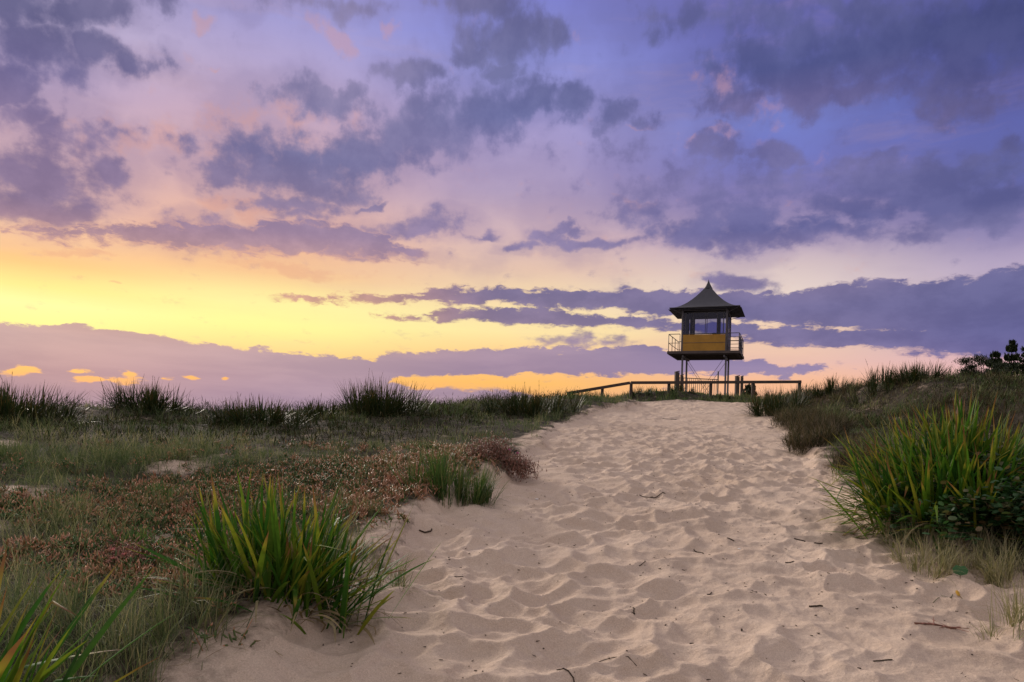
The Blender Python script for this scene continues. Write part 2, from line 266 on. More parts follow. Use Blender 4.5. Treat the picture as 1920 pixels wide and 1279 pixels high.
def bowls(x, y, cell, sx, k, dens=1.0):
    """overlapping footprints: the lowest of many shallow bowls, so that sharp rims stand between them"""
    X = x / (cell * sx); Y = y / cell
    ix = np.floor(X).astype(np.int64); iy = np.floor(Y).astype(np.int64)
    best = np.full(x.shape, 9.0)
    for dx in (-1, 0, 1):
        for dy in (-1, 0, 1):
            cx, cy = ix + dx, iy + dy
            px = cx + .08 + .84 * _hash(cx, cy, k); py = cy + .08 + .84 * _hash(cx, cy, k + 1)
            s = .75 + .8 * _hash(cx, cy, k + 2); th = (_hash(cx, cy, k + 3) - .5) * 1.5
            el = .75 + .6 * _hash(cx, cy, k + 4)
            ux, uy = (X - px) * sx, Y - py
            a = ux * np.cos(th) + uy * np.sin(th); b = -ux * np.sin(th) + uy * np.cos(th)
            d2 = (a / el) ** 2 + (b * el) ** 2
            best = np.minimum(best, d2 * (1.15 / s) - .45 * (_hash(cx, cy, k + 5) - .5) + (_hash(cx, cy, k + 6) > dens) * .6)
    return np.minimum(best, .95)
def height(x, y, detail=True):
    x = np.asarray(x, float); y = np.asarray(y, float)
    z = base_height(x, y)
    m = path_mask(x, y)
    near = smooth01((46 - y) / 20.) * smooth01((y + 14) / 6.)
    z = z - .10 * m * near * smooth01((y + 4) / 6.)
    off = 1 - m
    z = z + off * near * (.16 * fbm(x * .33, y * .33, 4, 11) + .07 * fbm(x * 1.3, y * 1.3, 3, 31)) + .03 * fbm(x * .4, y * .4, 2, 21)
    for (hx, hy, hr, hh) in MOUNDS:
        z = z + hh * np.exp(-((x - hx) ** 2 + (y - hy) ** 2) / hr ** 2)
    if detail:
        wx = x + .16 * fbm(x * 2.1, y * 2.1, 2, 41); wy = y + .16 * fbm(x * 2.1 + 5, y * 2.1, 2, 51)
        f = m * near * (1 - .42 * smooth01((y - 7) / 14))
        tr = .35 + .65 * smooth01(fbm(x * .55, y * .4, 2, 91) * 1.6 + .75)     # some stretches are more trodden than others
        b1 = bowls(wx, wy, .25, 1.5, 61); b2 = bowls(wx * 1.03 + 3.1, wy * .97 - 1.2, .13, 1.35, 71, .85)
        z = z + f * tr * (.082 * (b1 - .45) + .028 * (b2 - .45) + .05 * fbm(x * 1.3, y * 2.2, 2, 95))
        z = z + f * (.018 * fbm(x * 5, y * 5, 3, 81) + .007 * fbm(x * 11, y * 14, 3, 111)) + near * .006 * fbm(x * 16, y * 16, 2, 101)
    return z

# ------------------------------------------------------------------ material and mesh helpers
def new_mat(name):
    m = bpy.data.materials.new(name); m.use_nodes = True
    nt = m.node_tree; nt.nodes.clear()
    return m, nt, nt.nodes, nt.links
class NT:
    """short-hand for building a node tree"""
    def __init__(s, name):
        s.m = bpy.data.materials.new(name); s.m.use_nodes = True
        s.t = s.m.node_tree; s.t.nodes.clear()
    def n(s, typ, ins=None, out=0, **k):
        n = s.t.nodes.new(typ)
        for a, b in k.items(): setattr(n, a, b)
        for i, v in (ins or {}).items():
            if hasattr(v, 'is_output'): s.t.links.new(v, n.inputs[i])
            else: n.inputs[i].default_value = v
        return n.outputs[out]
    def noise(s, sc, det=4, rough=.55, vec=None, out=0, **ins):
        d = {'Scale': sc, 'Detail': det, 'Roughness': rough, **ins}
        if vec is not None: d['Vector'] = vec
        return s.n('ShaderNodeTexNoise', d, out)
    def pos(s): return s.n('ShaderNodeNewGeometry')
    def attr(s, name): return s.n('ShaderNodeAttribute', out=2, attribute_name=name)
    def ramp(s, v, stops):
        n = s.t.nodes.new('ShaderNodeValToRGB'); s.t.links.new(v, n.inputs[0])
        e = n.color_ramp.elements
        while len(e) < len(stops): e.new(.5)
        for i, (p, c) in enumerate(stops): e[i].position = p
        for i, (p, c) in enumerate(stops): e[i].color = (*c, 1)
        return n.outputs[0]
    def mix(s, f, a, b, mode='MIX'):
        n = s.t.nodes.new('ShaderNodeMix'); n.data_type = 'RGBA'; n.blend_type = mode
        for i, v in ((0, f), (6, a), (7, b)):
            if hasattr(v, 'is_output'): s.t.links.new(v, n.inputs[i])
            else: n.inputs[i].default_value = (*v, 1) if isinstance(v, tuple) and len(v) == 3 else v
        return n.outputs[2]
    def range(s, v, a, b, c=0., d=1.):
        return s.n('ShaderNodeMapRange', {0: v, 1: a, 2: b, 3: c, 4: d})
    def math(s, op, a, b=0.):
        return s.n('ShaderNodeMath', {0: a, 1: b}, operation=op)
    def bump(s, h, dist, strength=1.0):
        return s.n('ShaderNodeBump', {'Height': h, 'Distance': dist, 'Strength': strength})
    def out(s, col, rough=.8, normal=None, metal=0., spec=.3, trans=None, **extra):
        b = s.t.nodes.new('ShaderNodeBsdfPrincipled')
        def put(k, v):
            if hasattr(v, 'is_output'): s.t.links.new(v, b.inputs[k])
            else: b.inputs[k].default_value = (*v, 1) if isinstance(v, tuple) and len(v) == 3 else v
        put('Base Color', col); put('Roughness', rough); put('Metallic', metal); put('Specular IOR Level', spec)
        for k, v in extra.items(): put(k, v)
        if normal is not None: put('Normal', normal)
        sh = b.outputs[0]
        if trans is not None:
            f, tc = trans
            t = s.n('ShaderNodeBsdfTranslucent', {0: tc if hasattr(tc, 'is_output') else (*tc, 1)})
            mx = s.t.nodes.new('ShaderNodeMixShader'); mx.inputs[0].default_value = f
            s.t.links.new(sh, mx.inputs[1]); s.t.links.new(t, mx.inputs[2]); sh = mx.outputs[0]
        o = s.t.nodes.new('ShaderNodeOutputMaterial'); s.t.links.new(sh, o.inputs[0])
        return s.m
def mesh_np(name, V, F, mat, parent=None, smooth=True, attrs=None, link=True):
    """one mesh object from numpy vertices and faces (F: list of (k,n) index arrays)"""
    me = bpy.data.meshes.new(name)
    V = np.asarray(V, np.float32)
    F = [np.asarray(f, np.int32) for f in F if len(f)]
    me.vertices.add(len(V)); me.vertices.foreach_set('co', V.ravel())
    nl = sum(f.size for f in F); nf = sum(len(f) for f in F)
    me.loops.add(nl); me.polygons.add(nf)
    me.loops.foreach_set('vertex_index', np.concatenate([f.ravel() for f in F]))
    st = []; o = 0
    for f in F:
        st.append(o + np.arange(len(f)) * f.shape[1]); o += f.size
    me.polygons.foreach_set('loop_start', np.concatenate(st).astype(np.int32))
    if smooth: me.polygons.foreach_set('use_smooth', np.ones(nf, bool))
    for k, v in (attrs or {}).items():
        a = me.attributes.new(k, 'FLOAT', 'POINT'); a.data.foreach_set('value', np.asarray(v, np.float32))
    me.update(calc_edges=True)
    if mat is not None: me.materials.append(mat)
    ob = bpy.data.objects.new(name, me); COL.objects.link(ob)
    if parent is not None: ob.parent = parent
    return ob
def tag(o, label=None, cat=None, group=None, kind=None):
    for k, v in (('label', label), ('category', cat), ('group', group), ('kind', kind)):
        if v: o[k] = v
    return o
def empty(name, loc, rz=0.0, label=None, cat=None, group=None):
    o = bpy.data.objects.new(name, None); COL.objects.link(o)
    o.location = loc; o.rotation_euler = (0, 0, rz); o.empty_display_size = .2
    return tag(o, label, cat, group)

# ------------------------------------------------------------------ sand and ground materials
def sand_colour(t, p):
    big = t.noise(.9, 5, .6, p); mid = t.noise(7., 5, .6, p); grain = t.noise(420., 2, .6, p); gr2 = t.noise(110., 3, .7, p)
    c = t.mix(t.range(big, .35, .65), (.585, .46, .36), (.66, .53, .425))
    c = t.mix(t.range(mid, .3, .7), c, t.mix(1., c, (.93, .91, .90), 'MULTIPLY'))
    c = t.mix(t.range(gr2, .35, .7), t.mix(1., c, (.86, .845, .83), 'MULTIPLY'), t.mix(1., c, (1.1, 1.1, 1.09), 'MULTIPLY'))
    return t.mix(t.range(grain, .3, .7), t.mix(1., c, (.74, .73, .72), 'MULTIPLY'), t.mix(1., c, (1.2, 1.19, 1.17), 'MULTIPLY'))
def mat_sand():
    t = NT('dry_sand')
    p = t.pos()
    big = t.noise(.9, 5, .6, p); mid = t.noise(7., 5, .6, p); grain = t.noise(420., 2, .6, p)
    spk = t.n('ShaderNodeTexVoronoi', {'Vector': p, 'Scale': 60.}, 0)
    spr = t.n('ShaderNodeTexVoronoi', {'Vector': p, 'Scale': 60.}, 1)
    c = sand_colour(t, p)
    sel = t.math('MULTIPLY', t.range(spk, .16, .11), t.math('GREATER_THAN', t.n('ShaderNodeSeparateColor', {0: spr}), .955))
    c = t.mix(t.math('MULTIPLY', sel, .75), c, (.09, .06, .045))
    h = t.math('ADD', t.math('MULTIPLY', t.noise(38., 4, .6, p), .6), t.math('MULTIPLY', t.noise(190., 3, .7, p), .25))
    return t.out(c, .95, t.bump(h, .03, .7), spec=.12)
def mat_dune():
    t = NT('dune_soil')
    p = t.pos()
    a = t.noise(1.1, 5, .6, p); b = t.noise(9., 5, .65, p); g = t.noise(300., 2, .6, p)
    sand = sand_colour(t, p)
    soil = t.mix(t.range(b, .35, .65), (.030, .027, .019), (.075, .060, .043))
    sand2 = t.mix(t.range(b, .35, .6), t.mix(1., sand, (.55, .5, .46), 'MULTIPLY'), sand)
    m = t.range(t.math('ADD', t.attr('bare'), t.math('MULTIPLY', t.math('SUBTRACT', b, .5), 1.5)), .3, 1.15)
    c = t.mix(m, soil, t.mix(t.range(t.attr('bare'), .75, 1.), sand2, sand))
    h = t.math('ADD', t.math('MULTIPLY', b, .6), t.math('MULTIPLY', t.noise(45., 4, .6, p), .5))
    return t.out(c, .95, t.bump(h, .05, .6), spec=.1)
BARE = [(-4.15, 8.6, .75, .7), (-3.5, 7.3, .6, .3), (-4.5, 5.5, .7, .4), (-7.2, 9.3, .8, .5), (-.75, 5.9, .6, .35), (-4.9, 6.6, .6, .35), (-2.9, 5.6, .4, .2)]
def bare(x, y):
    """open sand between the dune plants (0..1)"""
    b = np.zeros(np.shape(x))
    for bx, by, rx, ry in BARE:
        b = np.maximum(b, .82 - ((x - bx) / rx) ** 2 * .8 - ((y - by) / ry) ** 2 * .8)
    l, r = path_edges(y)
    b = np.maximum(b, 1.1 - np.maximum(np.maximum(l - x, x - r), y - 26.3) / .45)
    return np.clip(b + 1.0 * fbm(x * 2.6, y * 2.6, 4, 7), 0, 1)

def build_ground():
    ys = np.concatenate([-np.geomspace(60, 1.2, 16), np.linspace(-.9, 1.1, 18), np.geomspace(1.2, 30, 860), np.geomspace(30.8, 420, 44)])
    s = np.linspace(-1, 1, 881); u = np.sign(s) * np.abs(s) ** 1.5
    o = np.geomspace(1.03, 9, 22); u = np.concatenate([-o[::-1], u, o])
    yc = np.clip(ys, 0, 26)
    X = (1.1 + .215 * yc)[:, None] + u[None, :] * (3.4 + 1.05 * np.maximum(ys, 0))[:, None]
    Y = np.repeat(ys[:, None], len(u), 1)
    Z = height(X, Y)
    nr, nc = X.shape
    V = np.stack([X, Y, Z], -1).reshape(-1, 3)
    idx = np.arange(nr * nc).reshape(nr, nc)
    Q = np.stack([idx[:-1, :-1], idx[:-1, 1:], idx[1:, 1:], idx[1:, :-1]], -1).reshape(-1, 4)
    # normals of the whole sheet, so that sand and soil shade as one surface where they meet
    du = np.gradient(V.reshape(nr, nc, 3), axis=1); dv = np.gradient(V.reshape(nr, nc, 3), axis=0)
    NN = np.cross(du, dv).reshape(-1, 3); NN /= np.linalg.norm(NN, axis=1, keepdims=True)
    m = path_mask(V[:, 0], V[:, 1]); fm = m[Q].mean(1) > .5
    fm &= (V[Q[:, 0], 1] < 40)
    B = bare(V[:, 0], V[:, 1])
    for name, sel, mat in (('path', fm, mat_sand()), ('ground', ~fm, mat_dune())):
        q = Q[sel]; used = np.unique(q); mp = np.zeros(len(V), np.int64); mp[used] = np.arange(len(used))
        ob = mesh_np(name, V[used], [mp[q]], mat, attrs={'bare': B[used]})
        ob.data.normals_split_custom_set_from_vertices(NN[used].astype(np.float32).tolist())
        tag(ob, kind='structure')
    # the sea beyond the dunes
    t = NT('sea_water')
    p = t.pos()
    sea = t.out((.05, .07, .11), .25, t.bump(t.noise(.35, 5, .6, p), .5, .5), spec=.5)
    a = np.array([[-9000, 25, -6], [9000, 25, -6], [9000, 12000, -6], [-9000, 12000, -6]], float)
    ob = mesh_np('sea', a, [np.array([[0, 1, 2, 3]])], sea, smooth=False); tag(ob, kind='structure')
build_ground()

# ------------------------------------------------------------------ leaves and blades
RNG = np.random.default_rng(11)
def U(a, b, n): return RNG.uniform(a, b, n)
def blades(P, az, lean, curl, L, W, seg=4, fold=0.0, taper=2.2, base_w=.55, twist=None, rnd=None, wob=0.0, kink=0.0):
    """strap leaves: P (n,3) feet, az compass of the bend, lean from upright, curl added along the leaf"""
    n = len(P); k = 3 if fold else 2
    d = np.stack([np.cos(az), np.sin(az), np.zeros(n)], 1)
    sd = np.stack([-np.sin(az), np.cos(az), np.zeros(n)], 1)
    if twist is None: twist = U(-.5, .5, n)
    up = np.array([0, 0, 1.0])
    s = np.linspace(0, 1, seg + 1)
    pos = P.astype(float).copy(); V = []; al = []
    wv = U(-1, 1, n) * wob
    kr = U(0, 1, n) < kink; kp = U(.35, .8, n); ka = U(.5, 1.7, n)        # some leaves are bent over
    for i in range(seg + 1):
        th = lean + curl * s[i] ** 1.3 + np.where(kr & (s[i] > kp), ka, 0.)
        dirv = d * np.sin(th)[:, None] + up * np.cos(th)[:, None] + sd * (wv * s[i])[:, None]
        nor = d * np.cos(th)[:, None] - up * np.sin(th)[:, None]
        tw = twist * (.3 + s[i])
        side = sd * np.cos(tw)[:, None] + nor * np.sin(tw)[:, None]
        w = W * .5 * (base_w + (1 - base_w) * min(1, s[i] * 3.5)) * (1 - s[i] ** taper) if i < seg else W * 0
        if i == seg:
            V.append(pos[:, None, :]); al.append(np.ones((n, 1)))
        else:
            ring = [pos - side * w[:, None], pos + side * w[:, None]]
            if fold: ring.insert(1, pos - nor * (w * fold)[:, None])
            V.append(np.stack(ring, 1)); al.append(np.full((n, k), s[i]))
        if i < seg: pos = pos + dirv * (L / seg)[:, None]
    V = np.concatenate(V, 1); A = np.concatenate(al, 1); m = V.shape[1]
    q = []
    for i in range(seg - 1):
        for j in range(k - 1): q.append((i * k + j, i * k + j + 1, (i + 1) * k + j + 1, (i + 1) * k + j))
    t = [((seg - 1) * k + j, (seg - 1) * k + j + 1, seg * k) for j in range(k - 1)]
    off = (np.arange(n) * m)[:, None, None]
    if rnd is None: rnd = U(0, 1, n)
    return [V.reshape(-1, 3), [(np.array(q)[None] + off).reshape(-1, 4), (np.array(t)[None] + off).reshape(-1, 3)],
            {'along': A.ravel(), 'rnd': np.repeat(rnd, m)}]
def join(parts):
    parts = [p for p in parts if p is not None]
    o = 0; V = []; F = {}; A = {}
    for v, f, a in parts:
        for x in f:
            if len(x): F.setdefault(x.shape[1], []).append(x + o)
        V.append(v); o += len(v)
        for k, b in a.items(): A.setdefault(k, []).append(b)
    return np.concatenate(V), [np.concatenate(x) for x in F.values()], {k: np.concatenate(b) for k, b in A.items()}
def tubes(A, B, ra, rb, rnd=None, sides=4):
    """straight tapering stalks from A to B"""
    n = len(A); D = B - A; D = D / np.maximum(np.linalg.norm(D, axis=1, keepdims=True), 1e-6)
    h = np.where(np.abs(D[:, 2:3]) > .9, np.array([[1., 0, 0]]), np.array([[0, 0, 1.]]))
    u = np.cross(D, h); u /= np.linalg.norm(u, axis=1, keepdims=True); w = np.cross(D, u)
    V = []
    for P, r in ((A, ra), (B, rb)):
        for i in range(sides):
            a = 2 * math.pi * i / sides
            V.append(P + (u * math.cos(a) + w * math.sin(a)) * np.reshape(r, (-1, 1)))
    V = np.stack(V, 1); m = 2 * sides
    q = [(i, (i + 1) % sides, sides + (i + 1) % sides, sides + i) for i in range(sides)]
    off = (np.arange(n) * m)[:, None, None]
    F = [(np.array(q)[None] + off).reshape(-1, 4)]
    al = np.tile(np.r_[np.zeros(sides), np.ones(sides)], n)
    return [V.reshape(-1, 3), F, {'along': al, 'rnd': np.repeat(U(0, 1, n) if rnd is None else rnd, m)}]
def grid_leaves(P, az, lean, L, W, cup=.15, rnd=None):
    """roundish leaves: a hexagon fan, a little cupped"""
    n = len(P)
    d = np.stack([np.cos(az) * np.sin(lean), np.sin(az) * np.sin(lean), np.cos(lean)], 1)
    sd = np.stack([-np.sin(az), np.cos(az), np.zeros(n)], 1)
    nor = np.cross(sd, d)
    pts = [(0, 0, 0), (.25, .42, 1), (.62, .5, 1), (.93, .26, 1), (.86, 0, .6), (.93, -.26, 1), (.62, -.5, 1), (.25, -.42, 1), (.5, 0, 0)]
    V = np.stack([P + d * (L * a)[:, None] + sd * (W * b)[:, None] + nor * (L * cup * c)[:, None] for a, b, c in pts], 1)
    t = [(8, i, i + 1) for i in range(0, 7)] + [(8, 7, 0)]
    off = (np.arange(n) * 9)[:, None, None]
    return [V.reshape(-1, 3), [(np.array(t)[None] + off).reshape(-1, 3)],
            {'along': np.tile(np.array([p[0] for p in pts]), n), 'rnd': np.repeat(U(0, 1, n) if rnd is None else rnd, 9)}]
def fingers(P, az, lean, curl, L, W, rnd):
    """succulent finger leaves: three-sided, bending upward, blunt tip"""
    n = len(P); seg = 3
    d = np.stack([np.cos(az), np.sin(az), np.zeros(n)], 1); sd = np.stack([-np.sin(az), np.cos(az), np.zeros(n)], 1); up = np.array([0, 0, 1.])
    pos = P.astype(float).copy(); V = []; al = []
    prof = [.55, 1.0, .85]
    for i in range(seg):
        th = lean + curl * i / seg
        D = d * np.sin(th)[:, None] + up * np.cos(th)[:, None]; N_ = d * np.cos(th)[:, None] - up * np.sin(th)[:, None]
        w = (W * .5 * prof[i])[:, None]
        V += [pos + sd * w + N_ * w * .4, pos - sd * w + N_ * w * .4, pos - N_ * w]
        al += [i / seg] * 3
        pos = pos + D * (L / seg)[:, None]
    V.append(pos); al.append(1.)
    V = np.stack(V, 1)
    q = [(i * 3 + j, i * 3 + (j + 1) % 3, (i + 1) * 3 + (j + 1) % 3, (i + 1) * 3 + j) for i in range(2) for j in range(3)]
    t = [(6 + j, 6 + (j + 1) % 3, 9) for j in range(3)]
    off = (np.arange(n) * 10)[:, None, None]
    return [V.reshape(-1, 3), [(np.array(q)[None] + off).reshape(-1, 4), (np.array(t)[None] + off).reshape(-1, 3)],
            {'along': np.tile(np.array(al), n), 'rnd': np.repeat(rnd, 10)}]

# ------------------------------------------------------------------ leaf materials
def leaf_mat(name, cols, tipramp=None, trans=.3, rough=.5, spec=.3):
    """cols: colours chosen leaf by leaf; tipramp: (start, spread, colours) of browning towards the tip"""
    t = NT(name)
    al, rn = t.attr('along'), t.attr('rnd')
    n = len(cols)
    c = t.ramp(rn, [(i / max(n - 1, 1), cols[i]) for i in range(n)])
    p = t.pos()
    c = t.mix(t.range(t.noise(35., 3, .6, p), .35, .65), c, t.mix(1., c, (.74, .78, .70), 'MULTIPLY'))
    if tipramp:
        st, sp, a, b = tipramp
        r2 = t.math('FRACT', t.math('MULTIPLY', rn, 7.31))
        x = t.math('SUBTRACT', al, t.math('MULTIPLY_ADD', r2, sp))
        pos_ = t.n('ShaderNodeMath', {0: r2, 1: sp, 2: st}, operation='MULTIPLY_ADD')
        x = t.math('SUBTRACT', al, pos_)
        c = t.mix(t.range(x, .0, .12), c, a)
        c = t.mix(t.range(x, .10, .24), c, b)
    tc = t.mix(1., c, (1.25, 1.3, .8), 'MULTIPLY')
    return t.out(c, rough, spec=spec, trans=(trans, tc))
M = {}
M['strap'] = leaf_mat('strap_leaf', [(.026, .085, .012), (.040, .125, .014), (.075, .165, .018), (.135, .20, .020), (.25, .24, .03)], (.56, .58, (.28, .25, .035), (.18, .085, .04)), .35, .6, .18)
M['strap_shaded'] = leaf_mat('shaded_strap_leaf', [(.018, .034, .011), (.028, .048, .014), (.042, .055, .017), (.07, .055, .022)], (.60, .5, (.15, .10, .03), (.15, .065, .03)), .18, .5, .25)  # strap leaf darkened: backlit shade of the ridge tussocks put into the colour
M['dry'] = leaf_mat('dry_leaf', [(.16, .11, .06), (.27, .20, .11), (.34, .28, .17), (.11, .065, .04)], None, .2, .9, .03)
M['fine'] = leaf_mat('fine_grass', [(.075, .106, .048), (.115, .149, .071), (.172, .190, .101), (.265, .241, .138), (.356, .310, .184)], (.8, .4, (.25, .20, .11), (.25, .17, .10)), .25, .6, .2)
M['straw'] = leaf_mat('straw_grass', [(.14, .16, .075), (.25, .23, .13), (.38, .33, .20), (.46, .41, .27)], None, .25, .65, .15)
M['green_fine'] = leaf_mat('green_grass', [(.035, .085, .022), (.055, .12, .030), (.085, .145, .04), (.17, .18, .07)], (.8, .5, (.22, .18, .06), (.26, .16, .08)), .35, .5, .3)
M['field'] = leaf_mat('dune_grass_blade', [(.059, .095, .038), (.097, .136, .061), (.154, .186, .100), (.243, .243, .147), (.397, .346, .218)], (.75, .5, (.16, .13, .07), (.17, .11, .065)), .28, .8, .05)
M['scrub'] = leaf_mat('shaded_scrub_leaf', [(.016, .026, .010), (.026, .038, .014), (.042, .05, .020), (.075, .052, .025)], None, .12, .85, .03)  # dark leaf colour that paints in the shade below the ridge
M['brown'] = leaf_mat('brown_grass_blade', [(.052, .050, .028), (.085, .068, .042), (.13, .098, .066), (.19, .135, .10), (.055, .066, .028)], None, .22, .7, .12)
M['pig'] = leaf_mat('succulent_leaf', [(.043, .104, .022), (.073, .140, .032), (.104, .165, .043), (.159, .159, .055), (.415, .183, .085), (.586, .329, .220)], (.45, .8, (.42, .17, .08), (.52, .24, .13)), .12, .45, .4)
M['pig_red'] = leaf_mat('red_succulent_leaf', [(.12, .06, .035), (.26, .11, .075), (.40, .19, .14), (.09, .085, .035)], (.6, .6, (.36, .15, .11), (.42, .20, .15)), .12, .45, .35)
M['round'] = leaf_mat('round_leaf', [(.022, .065, .022), (.035, .095, .030), (.055, .12, .04), (.16, .10, .05)], None, .25, .5, .3)
M['twig'] = leaf_mat('twig_bark', [(.05, .035, .025), (.085, .06, .042), (.14, .10, .07)], None, 0.0, .85, .15)
M['petal'] = leaf_mat('magenta_petal', [(.50, .04, .30), (.62, .10, .42)], None, .3, .5, .3)
M['petal_pink'] = leaf_mat('pink_petal', [(.62, .17, .22), (.70, .30, .33)], None, .3, .5, .3)
M['stalk'] = leaf_mat('seed_stalk', [(.11, .08, .04), (.17, .12, .06)], None, .05, .8, .15)

def hz(x, y): return height(x, y, False)
def on_ground(X, Y, dz=0.0): return np.stack([X, Y, hz(X, Y) + dz], 1)

# ------------------------------------------------------------------ tussocks: one Empty each, leaves / dry leaves / stalks as parts
def tussock(name, x, y, label, cat, group, n, L, W, spread, lean=(.1, .85), curl=(.1, .8), mat='strap', dry=.18, seg=6, fold=.25, stalks=0, flat=0, az_bias=None, crowns=1, ecc=(1, 1), rise=0.0, wob=.12, taper=2.4):
    z0 = float(hz(x, y)); root = empty(name, (x, y, z0), 0, label, cat, group)
    ki = np.arange(crowns) + .5; ca = ki * 2.39996 + U(-.4, .4, crowns); cr = np.sqrt(ki / crowns) * spread * U(.85, 1.1, crowns)
    cx, cy = np.cos(ca) * cr * ecc[0], np.sin(ca) * cr * ecc[1]
    if crowns == 1: cx[:] = 0; cy[:] = 0
    def make(n, l0, l1, le, cu, w, prt):
        k = RNG.integers(0, crowns, n)
        az = U(0, 2 * math.pi, n)
        if az_bias is not None:
            b = U(0, 1, n) < az_bias[1]; az = np.where(b, az_bias[0] + RNG.normal(0, .55, n), az)
        r0 = np.abs(RNG.normal(0, .045 + .05 * (crowns > 1), n)) * (L[1] / .7)
        X = cx[k] + np.cos(az) * r0; Y = cy[k] + np.sin(az) * r0
        # leaves on the outside of the whole clump lean outwards
        outx, outy = X / max(spread, .05), Y / max(spread, .05)
        q = U(0, 1, n)
        ln = le[0] + (le[1] - le[0]) * q ** 1.2
        if crowns > 1:
            ov = np.hypot(outx, outy); az = np.where((ov > .35) & (U(0, 1, n) < .75), np.arctan2(outy, outx) + RNG.normal(0, .5, n), az)
            ln = ln * (.42 + .75 * np.clip(ov, 0, 1.2))
        Lr = U(l0, l1, n) * (1 - .25 * np.clip(ln - .6, 0, 1))
        P = np.stack([X, Y, hz(x + X, y + Y) - z0 - .015 + rise * np.clip(1 - np.hypot(outx, outy), 0, 1)], 1)
        return blades(P, az, ln, U(cu[0], cu[1], n) * (.4 + ln), Lr, U(w * .7, w * 1.2, n), seg, fold, taper, wob=wob, kink=.09 if fold else .04)
    v, f, a = join([make(n, L[0], L[1], lean, curl, W, 'leaf')])
    mesh_np('leaf_mass', v, f, M[mat], root, attrs=a)
    nd = int(n * dry)
    if nd:
        parts = [make(nd, L[0] * .55, L[1] * .85, (max(lean[1] * .75, .7), 1.45), (.4, 1.2), W * .7, 'dry')]
        v, f, a = join(parts); mesh_np('dry_leaf', v, f, M['dry'], root, attrs=a)
    for i in range((stalks + 1) // 2):
        az = U(0, 6.28, 1); h = U(L[1] * .9, L[1] * 1.2, 1)
        A = np.array([[cx[i % crowns], cy[i % crowns], 0.]]); th = U(.05, .45, 1)
        B = A + np.array([[math.cos(az[0]) * math.sin(th[0]) * h[0], math.sin(az[0]) * math.sin(th[0]) * h[0], math.cos(th[0]) * h[0]]])
        C_ = A + (B - A) * .72
        nb = 26; s = U(0, 1, nb)
        pk = tubes(A, B, np.array([.004]), np.array([.002]))
        sp = blades(C_ + (B - C_) * s[:, None], U(0, 6.28, nb), U(.2, .9, nb), U(0, .4, nb), U(.02, .045, nb), U(.004, .007, nb), 2, 0, 1.5)
        v, f, a = join([pk, sp]); mesh_np('seed_stalk', v, f, M['stalk'], root, attrs=a)
    return root
for x, y, lab, n in [(-3.95, 6.15, 'small bright green tuft at far left among grey grass', 120), (-3.45, 6.75, 'bright green tuft midway between far left edge and strap leaved clump', 130),
                     (-2.75, 5.05, 'low bright green patch among coral succulents behind corner clump', 150), (-2.2, 6.3, 'small green tuft in the succulents behind the bright strap leaved clump', 90)]:
    tussock('green_grass_tuft', x, y, lab, 'grass tuft', None, n, (.10, .26), .008, .16, (.05, .9), (.1, .9), 'green_fine', dry=.08, crowns=4, seg=4, fold=0)
G_RIDGE = 'spiky tussocks along the dune skyline'
tussock('strap_leaf_tussock', -1.29, 3.86, 'bright green strap leaved clump with orange tips beside the sand path', 'plant', None, 330, (.32, .72), .027, .30, (.03, 1.05), (.05, .45), dry=.34, crowns=16, ecc=(1.2, .5), seg=7, taper=3.6)
tussock('strap_leaf_tussock', -1.93, 2.32, 'yellow green strap leaves with brown tips cut by the bottom left corner', 'plant', None, 85, (.45, .82), .036, .14, (.10, .95), (.1, .45), dry=.06, crowns=3, seg=7, taper=3.6, az_bias=(.2, .55))
tussock('strap_leaf_tussock', 4.22, 6.35, 'big rounded clump of green strap leaves on the right bank of path', 'plant', None, 1150, (.48, .86), .030, .80, (.12, 1.65), (.0, .4), dry=.2, crowns=26, ecc=(1.2, .8), seg=6, rise=.30, stalks=5, taper=3.4)
tussock('strap_leaf_tussock', 5.55, 6.9, 'green strap leaved clump half cut by right edge behind the big clump', 'plant', None, 160, (.5, .85), .02, .3, (.15, 1.0), (.05, .5), crowns=5, seg=6, taper=3.0)
tussock('green_grass_tuft', -.60, 7.15, 'upright fresh green grass tuft on the left edge of the path', 'grass tuft', None, 700, (.22, .54), .0085, .36, (.02, .55), (.1, .6), 'green_fine', dry=.10, crowns=7, ecc=(1.3, .6), seg=5, fold=0)
tussock('green_grass_tuft', -.30, 7.22, 'smaller green grass tuft with strands spilling onto sand', 'grass tuft', None, 130, (.16, .38), .0085, .09, (.03, .5), (.1, .8), 'green_fine', dry=.30, crowns=2, seg=5, fold=0, az_bias=(-.3, .2))
